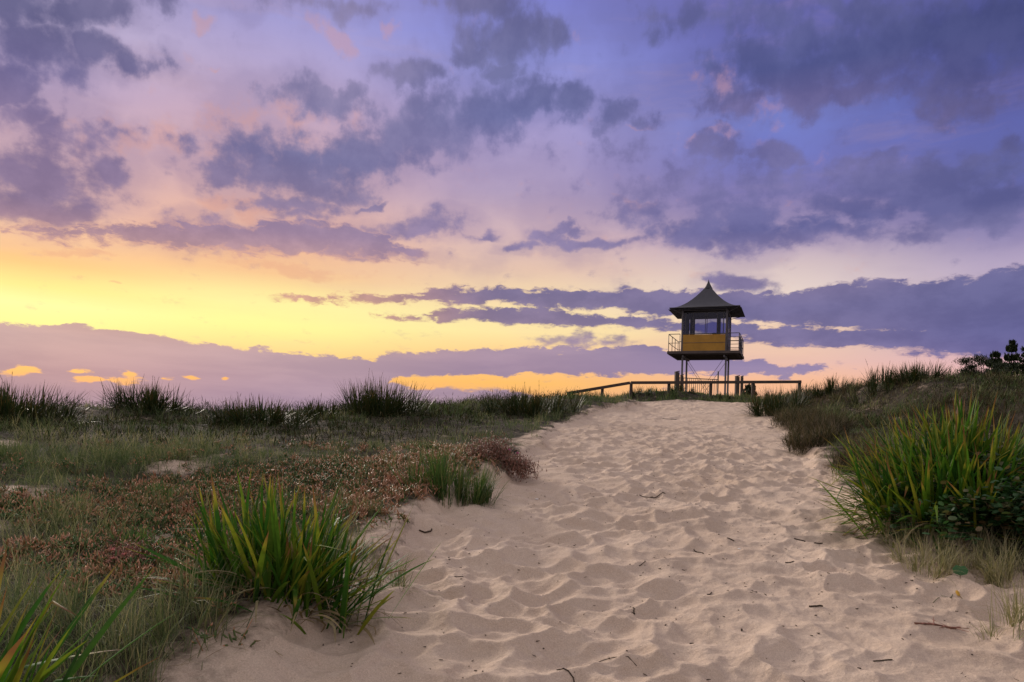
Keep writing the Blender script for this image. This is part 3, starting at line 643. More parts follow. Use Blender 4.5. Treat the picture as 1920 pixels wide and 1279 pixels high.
# the skyline
for x, y, lab, n, L, sp, cr, ec, st in [
        (-9.25, 12.3, 'dark grassy clump filling the far left end of the dune skyline', 800, (.45, .85), .85, 22, (1.5, .7), 6),
        (-7.85, 14.7, 'spiky dark tussock with upright seed heads near left end of skyline', 420, (.45, .85), .55, 10, (1.1, .7), 7),
        (-5.05, 13.4, 'low wide dark tussock on skyline between the two tall spiky ones', 480, (.4, .75), .6, 12, (1.2, .7), 3),
        (-4.35, 15.4, 'small scruffy dark tuft just left of the largest skyline tussock', 150, (.3, .6), .3, 4, (1.2, .7), 1),
        (-3.15, 15.9, 'largest spiky dark tussock on the skyline left of the path', 620, (.6, 1.12), .75, 14, (1.1, .7), 8),
        (.55, 17.6, 'broad dark tussock on skyline left of where the rail fence starts', 620, (.5, .85), .85, 15, (1.2, .7), 4),
        (8.05, 20.6, 'dark green tussock at the right lip of the path below fence end', 460, (.55, 1.08), .65, 10, (1.2, .8), 2),
        (10.3, 22.2, 'low dark tussock on the skyline just right of the fence end', 300, (.4, .7), .55, 8, (1.4, .7), 2),
        (10.7, 19.7, 'thin dark tussock on the right dune skyline before the rise', 320, (.4, .8), .7, 9, (1.3, .7), 3),
        (5.3, 28.5, 'small dark tuft under the rail fence left of the tower', 130, (.25, .55), .35, 4, (1.3, .7), 1),
        (7.1, 28.9, 'low dark tuft growing in front of the tower legs at the rail', 150, (.25, .5), .4, 4, (1.4, .7), 0),
        (8.9, 28.2, 'low scruffy tuft beneath the rail right of the tower', 130, (.22, .45), .4, 4, (1.4, .7), 0),
        (11.15, 18.9, 'spiky tussock topping the right dune skyline', 360, (.4, .8), .6, 9, (1.3, .7), 2)]:
    tussock('dune_tussock', x, y, lab, 'plant', G_RIDGE, int(n * 1.7), (L[0] * .85, L[1] * .88), .018, sp * 1.15, (.05, 1.25), (.05, .5), 'strap_shaded', .14, 5, 0, st, crowns=cr, ecc=ec)
# fine grey-green tufts, near ones
for x, y, lab, n, L, sp in [
        (-1.58, 3.42, 'wispy grey green grass tuft leaning against the bright strap leaved clump', 230, (.2, .46), .2),
        (-1.66, 2.96, 'tall fine grass tuft at bottom left beside the sand', 210, (.18, .42), .26),
        (-2.15, 3.25, 'fine grass tuft between the corner clump and the bright clump', 170, (.14, .34), .28),
        (-.78, 4.55, 'thin dry tuft just behind the bright clump at the sand edge', 110, (.12, .30), .14),
        (3.55, 5.85, 'grey green grass tuft in front of the big right clump', 300, (.14, .34), .26),
        (3.62, 5.25, 'arching straw coloured tuft below the big right clump', 380, (.12, .32), .32),
        (3.25, 5.32, 'wiry grass tuft sprawling on sand right of the path', 260, (.15, .36), .24),
        (3.68, 4.98, 'wiry tuft at right edge beside the round green leaf', 190, (.18, .42), .2),
        (3.18, 4.25, 'pale wiry tuft cut by the right edge low on the sand', 110, (.14, .36), .12),
        (2.86, 3.98, 'few short wiry blades on sand at lower right edge', 26, (.1, .24), .12),
        (-3.75, 5.9, 'pale grey green tuft among low plants at far left', 200, (.12, .30), .2),
        (-3.3, 6.45, 'arching grey grass tuft in the left dune field near bare sand', 200, (.12, .30), .2),
        (-4.3, 8.6, 'grey green tuft beside the bare sand patch in left field', 220, (.15, .34), .25),
        (-1.35, 6.1, 'short grey grass tuft left of the green tuft at path edge', 150, (.12, .28), .2)]:
    tussock('fine_grass_tuft', x, y, lab, 'grass tuft', 'fine grey green grass tufts', int(n * 1.35), L, .0054, sp, (.05, 1.15), (.2, 1.4), 'straw' if 'straw' in lab or 'wiry' in lab else 'fine', .12, 4, 0, crowns=max(3, n // 40), wob=.5, taper=1.6)

# ------------------------------------------------------------------ ground cover nobody could count
def scatter(n, x0, x1, y0, y1, keep):
    X = U(x0, x1, n); Y = U(y0, y1, n); k = U(0, 1, n) < keep(X, Y)
    return X[k], Y[k]
def zone(x, y, pts):
    b = np.zeros(np.shape(x))
    for cx, cy, rx, ry in pts: b = np.maximum(b, 1.2 - ((x - cx) / rx) ** 2 - ((y - cy) / ry) ** 2)
    return np.clip(b + .9 * fbm(x * 1.4, y * 1.4, 3, 131), 0, 1)
PIG = [(-1.7, 7.7, 1.9, 2.0), (-.7, 9.0, 1.0, 1.2), (-2.9, 6.5, 1.3, .9), (-3.6, 7.0, .9, .8), (-2.6, 4.9, 1.0, .7), (-2.2, 4.0, .6, .5), (-3.2, 4.6, .8, .5), (-4.6, 6.0, .8, .6)]
def off_path(x, y): return smooth01((.45 - path_mask(x, y)) / .3)
def in_view(x, y): return (np.abs(x) < 2.4 + .95 * y)
def field_keep(x, y):
    scrub = smooth01((y - 10.2 - .25 * np.clip(x, -8, 0)) / 3) * (x < 3)
    return off_path(x, y) * (1 - .93 * bare(x, y)) * (1 - .82 * zone(x, y, PIG)) * (1 - .35 * scrub) * in_view(x, y) * np.clip(.85 + 1.2 * fbm(x * .9, y * .9, 3, 141), .06, 1)
def grass_from(X, Y, per, hmin, hmax, wid, tones, spread=.05, lean=(.05, 1.1), curl=(.2, 1.2)):
    n = len(X) * per
    cx, cy = np.repeat(X, per) + RNG.normal(0, spread, n), np.repeat(Y, per) + RNG.normal(0, spread, n)
    tone = np.repeat(np.clip(RNG.normal(tones or .45, .2, len(X)) + .5 * fbm(X * .5, Y * .5, 3, 151), 0, 1), per)
    hs = np.repeat(U(.65, 1.25, len(X)) * np.clip(1 + 1.5 * fbm(X * 1.1, Y * 1.1, 3, 201), .45, 1.8), per) * U(hmin, hmax, n)
    dist = np.clip(np.hypot(cx, cy), 2, 30)
    w = wid * np.maximum(1, dist / 7.) * U(.7, 1.3, n)
    return blades(on_ground(cx, cy, -.01), U(0, 6.283, n), U(lean[0], lean[1], n), U(curl[0], curl[1], n), hs, w, 3, 0, 1.6, rnd=np.clip(tone + RNG.normal(0, .16, n), 0, 1), wob=.3)
def build_cover():
    X1, Y1 = scatter(17000, -12, 10, 1.6, 9.5, field_keep)
    X2, Y2 = scatter(43000, -28, 25, 9.5, 31, field_keep)
    v, f, a = join([grass_from(X1, Y1, 18, .06, .23, .0042, None), grass_from(X2, Y2, 10, .08, .27, .0048, None)])
    X3, Y3 = scatter(4600, -12, 8, 2.0, 11, field_keep)
    v, f, a = join([(v, f, a), grass_from(X3, Y3, 11, .13, .33, .0040, .85, .03, (.15, 1.2), (.4, 1.6))])
    tag(mesh_np('dune_grass', v, f, M['field'], attrs=a), 'short grey green grass covering the dunes either side of path', 'grass', kind='stuff')
    # low scrub towards the skyline, its shade painted in as dark leaf colour
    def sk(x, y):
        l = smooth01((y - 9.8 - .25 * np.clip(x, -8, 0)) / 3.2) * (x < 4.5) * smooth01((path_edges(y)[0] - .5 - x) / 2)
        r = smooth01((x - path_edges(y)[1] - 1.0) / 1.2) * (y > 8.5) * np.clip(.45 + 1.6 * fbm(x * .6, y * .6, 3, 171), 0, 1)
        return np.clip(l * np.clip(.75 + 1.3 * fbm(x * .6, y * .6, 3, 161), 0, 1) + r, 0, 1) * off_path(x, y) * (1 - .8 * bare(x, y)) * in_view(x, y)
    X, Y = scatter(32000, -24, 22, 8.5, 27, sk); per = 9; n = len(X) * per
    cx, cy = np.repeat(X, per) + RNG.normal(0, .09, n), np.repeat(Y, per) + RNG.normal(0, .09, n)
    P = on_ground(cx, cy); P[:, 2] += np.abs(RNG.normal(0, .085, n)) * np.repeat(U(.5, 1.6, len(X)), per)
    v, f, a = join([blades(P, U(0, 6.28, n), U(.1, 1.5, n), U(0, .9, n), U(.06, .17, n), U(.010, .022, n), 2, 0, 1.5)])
    tag(mesh_np('shaded_scrub', v, f, M['scrub'], attrs=a), 'low scrub below the dune skyline with shade painted into its leaves', 'scrub', kind='stuff')
    # dry brown grass on the right bank
    def bk(x, y):
        return smooth01((x - path_edges(y)[1] - .15) / .8) * in_view(x, y) * (y > 6.8) * np.clip(.6 + 1.3 * fbm(x * .8, y * .8, 3, 181), .05, 1) * off_path(x, y)
    X, Y = scatter(17000, 3.5, 25, 6.8, 25, bk)
    v, f, a = join([grass_from(X, Y, 13, .07, .25, .0046, None, .06, (.05, .9), (.1, 1.0))])
    tag(mesh_np('dry_grass', v, f, M['brown'], attrs=a), 'dry pinkish brown grass on the right hand dune bank', 'grass', kind='stuff')
    # creeping succulents with reddish leaves
    X, Y = scatter(11500, -6, 1.2, 3.2, 11, lambda x, y: zone(x, y, PIG) * off_path(x, y) * (1 - .6 * bare(x, y)))
    per = 11; n = len(X) * per
    h = np.repeat(U(.01, .11, len(X)), per)
    cx, cy = np.repeat(X, per) + RNG.normal(0, .028, n), np.repeat(Y, per) + RNG.normal(0, .028, n)
    P = on_ground(cx, cy); P[:, 2] += h * U(.4, 1., n)
    tone = np.repeat(np.clip(.47 + RNG.normal(0, .26, len(X)) + .9 * fbm(X * .9, Y * .9, 3, 191), 0, 1), per)
    st = tubes(on_ground(X, Y), on_ground(X + RNG.normal(0, .05, len(X)), Y + RNG.normal(0, .05, len(X)), .09), np.full(len(X), .003), np.full(len(X), .002), U(.6, .9, len(X)), 3)
    v, f, a = join([fingers(P, U(0, 6.28, n), U(.3, 1.5, n), -U(.1, 1.0, n), U(.034, .075, n), U(.009, .015, n), np.clip(tone + RNG.normal(0, .12, n), 0, 1)), st])
    tag(mesh_np('succulent_ground_cover', v, f, M['pig'], attrs=a), 'creeping succulents with salmon and green finger leaves left of path', 'ground cover', kind='stuff')
    # dead litter among the plants
    X, Y = scatter(9000, -8, 6, 2.2, 12, lambda x, y: off_path(x, y) * in_view(x, y) * .75 + .12 * (path_mask(x, y) < .9) * in_view(x, y))
    n = len(X)
    v, f, a = join([blades(on_ground(X, Y, .012), U(0, 6.28, n), U(1.25, 1.6, n), U(-.2, .25, n), U(.05, .22, n), U(.0025, .006, n), 3, 0, 1.6, wob=.5)])
    tag(mesh_np('leaf_litter', v, f, M['dry'], attrs=a), 'fallen dry blades lying between the dune plants', 'litter', kind='stuff')
build_cover()

# ------------------------------------------------------------------ single plants with leaves of another kind
def shrub(name, x, y, label, cat, n, r, h, leafmat, flowers, stems=24):
    z0 = float(hz(x, y)); root = empty(name, (x, y, z0), 0, label, cat)
    az = U(0, 6.28, stems); rr = np.sqrt(U(.02, 1, stems)) * r; hh = h * np.sqrt(np.clip(1 - (rr / r) ** 2 * .8, .1, 1)) * U(.7, 1.05, stems)
    A = np.stack([np.cos(az) * rr * .25, np.sin(az) * rr * .25, np.zeros(stems)], 1)
    B = np.stack([np.cos(az) * rr, np.sin(az) * rr, hz(x + np.cos(az) * rr, y + np.sin(az) * rr) - z0 + hh], 1)
    v, f, a = join([tubes(A, B, np.full(stems, .006), np.full(stems, .003))]); mesh_np('stem', v, f, M['twig'], root, attrs=a)
    k = RNG.integers(0, stems, n); s = U(.25, 1.05, n) ** .7
    P = A[k] + (B[k] - A[k]) * s[:, None] + RNG.normal(0, .055, (n, 3))
    P[:, 2] = np.maximum(P[:, 2], hz(x + P[:, 0], y + P[:, 1]) - z0 + .01)
    if leafmat == 'round': lv = grid_leaves(P, U(0, 6.28, n), U(.5, 1.7, n), U(.03, .062, n), U(.035, .065, n))
    else: lv = fingers(P, U(0, 6.28, n), U(.2, 1.5, n), -U(.1, .8, n), U(.025, .055, n), U(.006, .011, n), U(0, 1, n))
    v, f, a = join([lv]); mesh_np('leaf_mass', v, f, M[leafmat], root, attrs=a)
    for fx, fy, fz, col in flowers:
        m = 26; az = np.linspace(0, 6.28, m)
        v, f, a = join([blades(np.repeat([[fx, fy, fz]], m, 0), az, U(.7, 1.4, m), U(-.5, 0, m), U(.022, .03, m), U(.005, .007, m), 2, 0, 3)])
        fl = mesh_np('flower', v, f, M[col], root, attrs=a)
    return root
shrub('round_leaf_shrub', 4.22, 5.70, 'low dark shrub of round leaves growing against the big right clump', 'shrub', 5600, .95, .54, 'round', [(.42, -.18, .36, 'petal_pink'), (.5, .0, .42, 'petal')], 64)
shrub('succulent_mound', -.12, 8.75, 'red brown succulent mound with a magenta flower at path edge', 'plant', 3400, .46, .24, 'pig_red', [(.10, -.36, .16, 'petal'), (.2, -.3, .12, 'petal')], 40)
shrub('succulent_mound', -2.55, 4.55, 'coral tipped succulent with pink flower behind the corner clump', 'plant', 500, .2, .14, 'pig_red', [(-.02, -.12, .15, 'petal_pink'), (.05, -.1, .12, 'petal_pink'), (.0, -.14, .1, 'petal_pink')], 12)
shrub('succulent_mound', -2.75, 7.25, 'small succulent with a pale pink flower in mid left field', 'plant', 260, .16, .15, 'pig', [(0, -.1, .17, 'petal_pink'), (.04, -.1, .15, 'petal_pink')], 8)
# wiry grey scrub spilling down the right side of the path
def wire_bush(x, y, label, n, r, h):
    z0 = float(hz(x, y)); root = empty('wiry_bush', (x, y, z0), 0, label, 'shrub', 'wiry bushes on the right bank')
    az = U(0, 6.28, n); rr = np.sqrt(U(0, 1, n)) * r
    P = np.stack([np.cos(az) * rr * .8, np.sin(az) * rr * .8, hz(x + np.cos(az) * rr * .8, y + np.sin(az) * rr * .8) - z0 + U(0, h * .5, n)], 1)
    v, f, a = join([blades(P, U(0, 6.28, n), U(.1, 1.3, n), U(-.4, .9, n), U(h * .4, h * 1.0, n), U(.006, .011, n), 3, 0, 1.6, wob=.6)])
    mesh_np('foliage', v, f, M['brown'], root, attrs=a)
    m = n // 3; k = RNG.integers(0, n, m)
    v, f, a = join([blades(P[k] + RNG.normal(0, .04, (m, 3)), U(0, 6.28, m), U(.2, 1.2, m), U(0, .8, m), U(h * .3, h * .8, m), U(.008, .014, m), 3, 0, 1.6)])
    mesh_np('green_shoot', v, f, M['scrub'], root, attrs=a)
for a in [(5.35, 12.2, 'wiry grey brown bush half way down the right edge of the path', 1300, .55, .42), (6.3, 14.0, 'larger wiry brown bush uphill on the right path edge', 1600, .75, .5),
          (6.9, 16.6, 'wiry bush beneath the dark green tussock at right lip of path', 1300, .7, .45), (5.0, 9.7, 'wiry reddish brown bush just left of the big right clump', 1100, .5, .38)]: wire_bush(*a)

# ------------------------------------------------------------------ built things
class MB:
    """collects bevelled boxes, bars and round tubes into one mesh"""
    def __init__(s): s.bm = bmesh.new()
    def box(s, c, size, rot=None, bev=.008):
        m = Matrix.Translation(Vector(c)) @ (rot.to_4x4() if rot is not None else Matrix()) @ Matrix.Diagonal((*size, 1))
        r = bmesh.ops.create_cube(s.bm, size=1.0, matrix=m)
        if bev:
            vs = set(r['verts']); es = [e for e in s.bm.edges if e.verts[0] in vs and e.verts[1] in vs]
            bmesh.ops.bevel(s.bm, geom=es, offset=min(bev, min(size) * .3), segments=1, affect='EDGES')
        return s
    def bar(s, a, b, w, h=None, bev=.006):
        a, b = Vector(a), Vector(b); d = b - a
        q = d.to_track_quat('Y', 'Z').to_matrix()
        return s.box((a + b) / 2, (w, d.length, h or w), q, bev)
    def tube(s, pts, r, n=8, r2=None):
        pts = [Vector(p) for p in pts]; rings = []
        for i, p in enumerate(pts):
            d = (pts[min(i + 1, len(pts) - 1)] - pts[max(i - 1, 0)]).normalized()
            u = d.cross(Vector((0, 0, 1)) if abs(d.z) < .9 else Vector((1, 0, 0))).normalized(); w = d.cross(u)
            rr = r if r2 is None else r + (r2 - r) * i / max(len(pts) - 1, 1)
            rings.append([s.bm.verts.new(p + (u * math.cos(2 * math.pi * k / n) + w * math.sin(2 * math.pi * k / n)) * rr) for k in range(n)])
        for a, b in zip(rings, rings[1:]):
            for k in range(n): s.bm.faces.new((a[k], a[(k + 1) % n], b[(k + 1) % n], b[k]))
        s.bm.faces.new(rings[0][::-1]); s.bm.faces.new(rings[-1])
        return s
    def build(s, name, mat, parent=None, smooth=False):
        me = bpy.data.meshes.new(name)
        bmesh.ops.recalc_face_normals(s.bm, faces=s.bm.faces[:])
        s.bm.to_mesh(me); s.bm.free()
        if smooth: me.polygons.foreach_set('use_smooth', [True] * len(me.polygons))
        me.materials.append(mat); o = bpy.data.objects.new(name, me); COL.objects.link(o)
        if parent is not None: o.parent = parent
        return o
def plain(name, col, rough=.6, metal=0., var=.25, scale=3., spec=.4, bump=.0, **k):
    t = NT(name); p = t.n('ShaderNodeTexCoord', out=3)
    n = t.noise(scale, 6, .65, p)
    c = t.mix(t.range(n, .3, .7), tuple(x * (1 - var) for x in col), tuple(x * (1 + var * .6) for x in col))
    return t.out(c, rough, t.bump(t.noise(scale * 12, 4, .6, p), .02, bump) if bump else None, metal, spec, **k)
M['steel'] = plain('galvanised_steel', (.20, .19, .20), .55, .3)
M['rail'] = plain('painted_rail', (.075, .07, .075), .5)
M['deck'] = plain('deck_board', (.11, .085, .075), .8, bump=.4)
M['yellow'] = plain('yellow_panel', (.50, .255, .03), .5, var=.22, scale=1.5)
M['wall'] = plain('grey_wall', (.12, .108, .115), .6)
M['roof'] = plain('roof_membrane', (.058, .057, .070), .65, var=.18)
M['timber'] = plain('weathered_timber', (.085, .06, .048), .85, bump=.6, scale=6)
M['pine'] = leaf_mat('pine_foliage', [(.018, .032, .014), (.03, .045, .018), (.045, .055, .022)], None, .08, .6, .2)
M['bark'] = plain('bark', (.06, .048, .04), .9, bump=.6)
def mat_glass():
    t = NT('window_glass')
    g = t.n('ShaderNodeBsdfTransparent', {0: (.50, .53, .72, 1)}); r = t.n('ShaderNodeBsdfGlossy', {0: (.9, .9, .95, 1), 1: .02})
    fr = t.n('ShaderNodeFresnel', {0: 1.45})
    mx = t.t.nodes.new('ShaderNodeMixShader')
    for i, v in enumerate((fr, g, r)): t.t.links.new(v, mx.inputs[i])
    o = t.t.nodes.new('ShaderNodeOutputMaterial'); t.t.links.new(mx.outputs[0], o.inputs[0]); return t.m
M['glass'] = mat_glass()
def mat_mesh_screen():
    t = NT('balcony_screen')
    return t.out((.30, .29, .33), .6, trans=(.6, (.45, .43, .50)))
M['screen'] = mat_mesh_screen()

def build_tower():
    X, Y = 11.29, 40.02; Z = float(hz(X, Y))
    T = empty('lifeguard_tower', (X, Y, Z), R(-22), 'lifeguard tower on steel posts with yellow cabin panel and peaked dark roof', 'tower')
    D = 5.70 - Z                                            # deck height
    W, L = 1.99, 1.85                                       # half width, half depth of the deck
    for sx in (-1.2, 1.2):
        for sy in (-1.25, .55):
            MB().box((sx, sy, (D - .24) / 2 - .2), (.10, .10, D - .24 + .4)).build('post', M['steel'], T)
    m = MB()
    m.box((0, 0, D - .045), (2 * W - .08, 2 * L - .08, .07))
    for i in range(7): m.box((0, -L + .25 + i * .515, D - .145), (2 * W - .14, .07, .13))
    m.build('deck', M['deck'], T)
    f = MB()
    for sy in (-1, 1): f.box((0, sy * (L - .02), D - .07), (2 * W, .04, .16))
    for sx in (-1, 1): f.box((sx * (W - .02), 0, D - .072), (.04, 2 * L - .084, .155))
    f.build('fascia', M['deck'], T)
    b = MB()
    for sx in (-1, 1): b.box((sx * 1.13, -.35, D - .27), (.09, 2.6, .12))
    b.build('bearer', M['steel'], T)
    for a, c in (((-1.13, -1.25, D - .3), (1.08, -1.25, .5)), ((1.13, -1.25, D - .3), (-1.08, -1.25, .5)), ((-1.13, .55, D - .3), (1.08, .55, .5)), ((1.13, .55, D - .3), (-1.08, .55, .5))):
        MB().tube([a, c], .011, 6).build('brace_cable', M['rail'], T)
    # cabin
    cx, y0, y1 = 1.26, -1.56, 1.05; d0, sill, head, top = D + .004, D + 1.0, D + 2.22, D + 2.42
    MB().box((0, y0 + .02, (d0 + sill) / 2 - .02), (2 * cx - .16, .03, sill - d0 - .04)).build('front_panel', M['yellow'], T)
    s = MB(); s.box((0, y0 - .004, D + .50), (2 * cx - .18, .012, .018), bev=0); s.build('panel_seam', M['wall'], T)
    for sx in (-1, 1):
        for yy in (y0 + .05, y1 - .05): MB().box((sx * (cx - .05), yy, (d0 + top) / 2), (.10, .10, top - d0)).build('corner_post', M['wall'], T)
    # rear and side walls, each with an opening
    w = MB(); w.box((0, y1 - .03, (d0 + sill) / 2), (2 * cx - .204, .04, sill - d0)); w.box((0, y1 - .03, (head + top) / 2), (2 * cx - .204, .04, top - head))
    w.box((-.98, y1 - .03, (sill + head) / 2), (.30, .04, head - sill - .004)); w.box((.56, y1 - .03, (sill + head) / 2), (.20, .04, head - sill - .004)); w.build('rear_wall', M['wall'], T)
    for sx in (-1, 1):
        MB().box((sx * (cx - .03), (y0 + y1) / 2, (d0 + sill) / 2), (.04, y1 - y0 - .204, sill - d0)).build('side_wall', M['wall'], T)
        MB().box((sx * (cx - .03), (y0 + y1) / 2, (head + top) / 2), (.04, y1 - y0 - .204, top - head)).build('side_beam', M['wall'], T)
        if sx < 0: w2 = MB().box((sx * (cx - .03), (y0 + y1) / 2, (sill + head) / 2), (.038, y1 - y0 - .21, head - sill - .004)).build('side_wall', M['wall'], T); continue
        fr = MB()
        fr.box((sx * (cx - .03), (y0 + y1) / 2, sill + .02), (.052, y1 - y0 - .21, .04))
        for yy in (-.75, .1): fr.box((sx * (cx - .03), yy, (sill + head) / 2), (.05, .05, head - sill))
        wf = fr.build('window_frame', M['rail'], T)
        MB().box((sx * (cx - .035), (y0 + y1) / 2, (sill + head) / 2), (.008, y1 - y0 - .21, head - sill - .01), bev=0).build('pane', M['glass'], wf)
    w = MB(); w.box((0, y0 + .03, top - .05), (2 * cx - .204, .04, .10)); w.build('head_beam', M['wall'], T)
    fr = MB(); fr.box((0, y0 + .03, sill + .0), (2 * cx - .204, .07, .05)); fr.box((0, y0 + .03, head - .02), (2 * cx - .204, .05, .04))
    for xx in (-1.04, -.62, .06, .15, .70, 1.04): fr.box((xx, y0 + .03, (sill + head) / 2), (.03 if abs(xx) < .2 else .045, .05, head - sill - .02))
    wf = fr.build('window_frame', M['rail'], T)
    MB().box((0, y0 + .034, (sill + head) / 2), (2 * cx - .22, .008, head - sill - .05), bev=0).build('pane', M['glass'], wf)
    c = MB(); c.box((0, (y0 + y1) / 2, top + .02), (2 * cx, y1 - y0, .03)); c.build('ceiling', M['wall'], T)
    # roof: a square tent, sweeping up to a small cap
    bm = bmesh.new(); hw, hd = 1.90, 1.84; E = D + 2.50; H = 1.40; n = 14
    prev = None
    prof = [(1 - i / n) for i in range(n + 1)]
    rows = []
    for k, u in enumerate(prof):
        r = .085 + (1 - .085) * u; z = E + H * (1 - u) ** 1.75 * 1.0
        ring = []
        for sx, sy, ex, ey in ((-1, -1, 1, -1), (1, -1, 1, 1), (1, 1, -1, 1), (-1, 1, -1, -1)):
            for j in range(6):
                t_ = j / 6; px = (sx + (ex - sx) * t_) * hw * r; py = (sy + (ey - sy) * t_) * hd * r
                sag = math.sin(t_ * math.pi) * .10 * u * (1 - u) * 2
                ring.append(bm.verts.new((px * (1 - sag), py * (1 - sag), z)))
        rows.append(ring)
    for a, b2 in zip(rows, rows[1:]):
        for j in range(24): bm.faces.new((a[j], a[(j + 1) % 24], b2[(j + 1) % 24], b2[j]))
    me = bpy.data.meshes.new('roof'); bmesh.ops.recalc_face_normals(bm, faces=bm.faces[:]); bm.to_mesh(me); bm.free()
    me.materials.append(M['roof']); ro = bpy.data.objects.new('roof', me); COL.objects.link(ro); ro.parent = T
    so = ro.modifiers.new('thickness', 'SOLIDIFY'); so.thickness = .02
    fi = MB()
    for i in range(8):
        q0, q1 = i / 8, (i + 1) / 8; rr = lambda q: .235 * (1 - q) ** 1.35 + .008
        fi.tube([(0, 0, E + H - .06 + .54 * q0), (0, 0, E + H - .06 + .54 * q1)], rr(q0), 12, rr(q1))
    fi.build('finial', M['roof'], ro, True)
    g = MB()
    for sx in (-1, 1): g.box((sx * hw, 0, E - .03), (.05, 2 * hd + .05, .06))
    for sy in (-1, 1): g.box((0, sy * hd, E - .031), (2 * hw - .054, .05, .058))
    for sx in (-1, 1):
        for sy in (-1, 1): g.bar((sx * cx, (y0 if sy < 0 else y1), top - .25), (sx * hw, sy * hd, E - .05), .035)
        g.bar((sx * cx, -.25, top - .25), (sx * hw, -.25, E - .05), .03)
    g.build('eave_frame', M['rail'], T)
    so = MB()
    for sx in (-1, 1): so.bar((sx * (cx + .36), -hd + .06, E - .105), (sx * (cx + .36), hd - .06, E - .105), .74, .02, 0)
    for a_ in (-1, 1): so.bar((-cx + .02, a_ * (hd - .17), E - .107), (cx - .02, a_ * (hd - .17), E - .107), .30, .02, 0)
    so.build('soffit', M['roof'], T)
    # railings round the two side balconies
    for sx in (-1, 1):
        r = MB(); xo = sx * (W - .07); xi = sx * (cx + .03); yf, yb = -L + .06, L - .06
        hs = (.98, .47) if sx < 0 else (.98, .76, .56, .36, .16)
        for h in hs:
            r.tube([(xi, yf, D + h), (xo - sx * .06, yf, D + h), (xo, yf + .06, D + h), (xo, yb, D + h)] if h > .9 else [(xi, yf, D + h), (xo, yf, D + h)], .022 if h > .9 else .017, 6)
        for h in ((.47,) if sx < 0 else (.47, .10)): r.tube([(xo, yf, D + h), (xo, yb, D + h)], .017, 6)
        for p in ((xi, yf), (xo, yf), (xo, -.55), (xo, .6), (xo, yb)): r.tube([(p[0], p[1], D - .02), (p[0], p[1], D + .98)], .021, 6)
        r.tube([(xo, yb, D + .98), (sx * .2, yb, D + .98)], .022, 6); r.tube([(xo, yb, D + .47), (sx * .2, yb, D + .47)], .017, 6)
        rail = r.build('railing', M['rail'], T, True)
        if sx > 0:
            MB().box((xo - .03, (yf + yb) / 2, D + .52), (.006, yb - yf - .1, .80), bev=0).build('screen', M['screen'], rail)
    # a chair inside the cabin
    a = R(-22); lx, ly = .52, .25
    C_ = empty('chair', (X + lx * math.cos(a) - ly * math.sin(a), Y + lx * math.sin(a) + ly * math.cos(a), Z + D), R(-20 + 160), 'dark round backed chair seen through the cabin window of the tower', 'chair')
    MB().box((0, 0, .50), (.48, .46, .08), bev=.03).build('seat', M['rail'], C_)
    bk = MB()
    bk.tube([(0, .25, .62 + .0), (0, .27, .8), (0, .28, 1.0), (0, .28, 1.14), (0, .275, 1.22)], .235, 12, .13).build('backrest', M['rail'], C_, True)
    MB().tube([(0, 0, .05), (0, 0, .47)], .035, 8).build('pedestal', M['steel'], C_)
    for k in range(5):
        q = k * 2 * math.pi / 5; MB().tube([(0, 0, .10), (math.cos(q) * .28, math.sin(q) * .28, .03)], .022, 6).build('foot', M['steel'], C_)
build_tower()

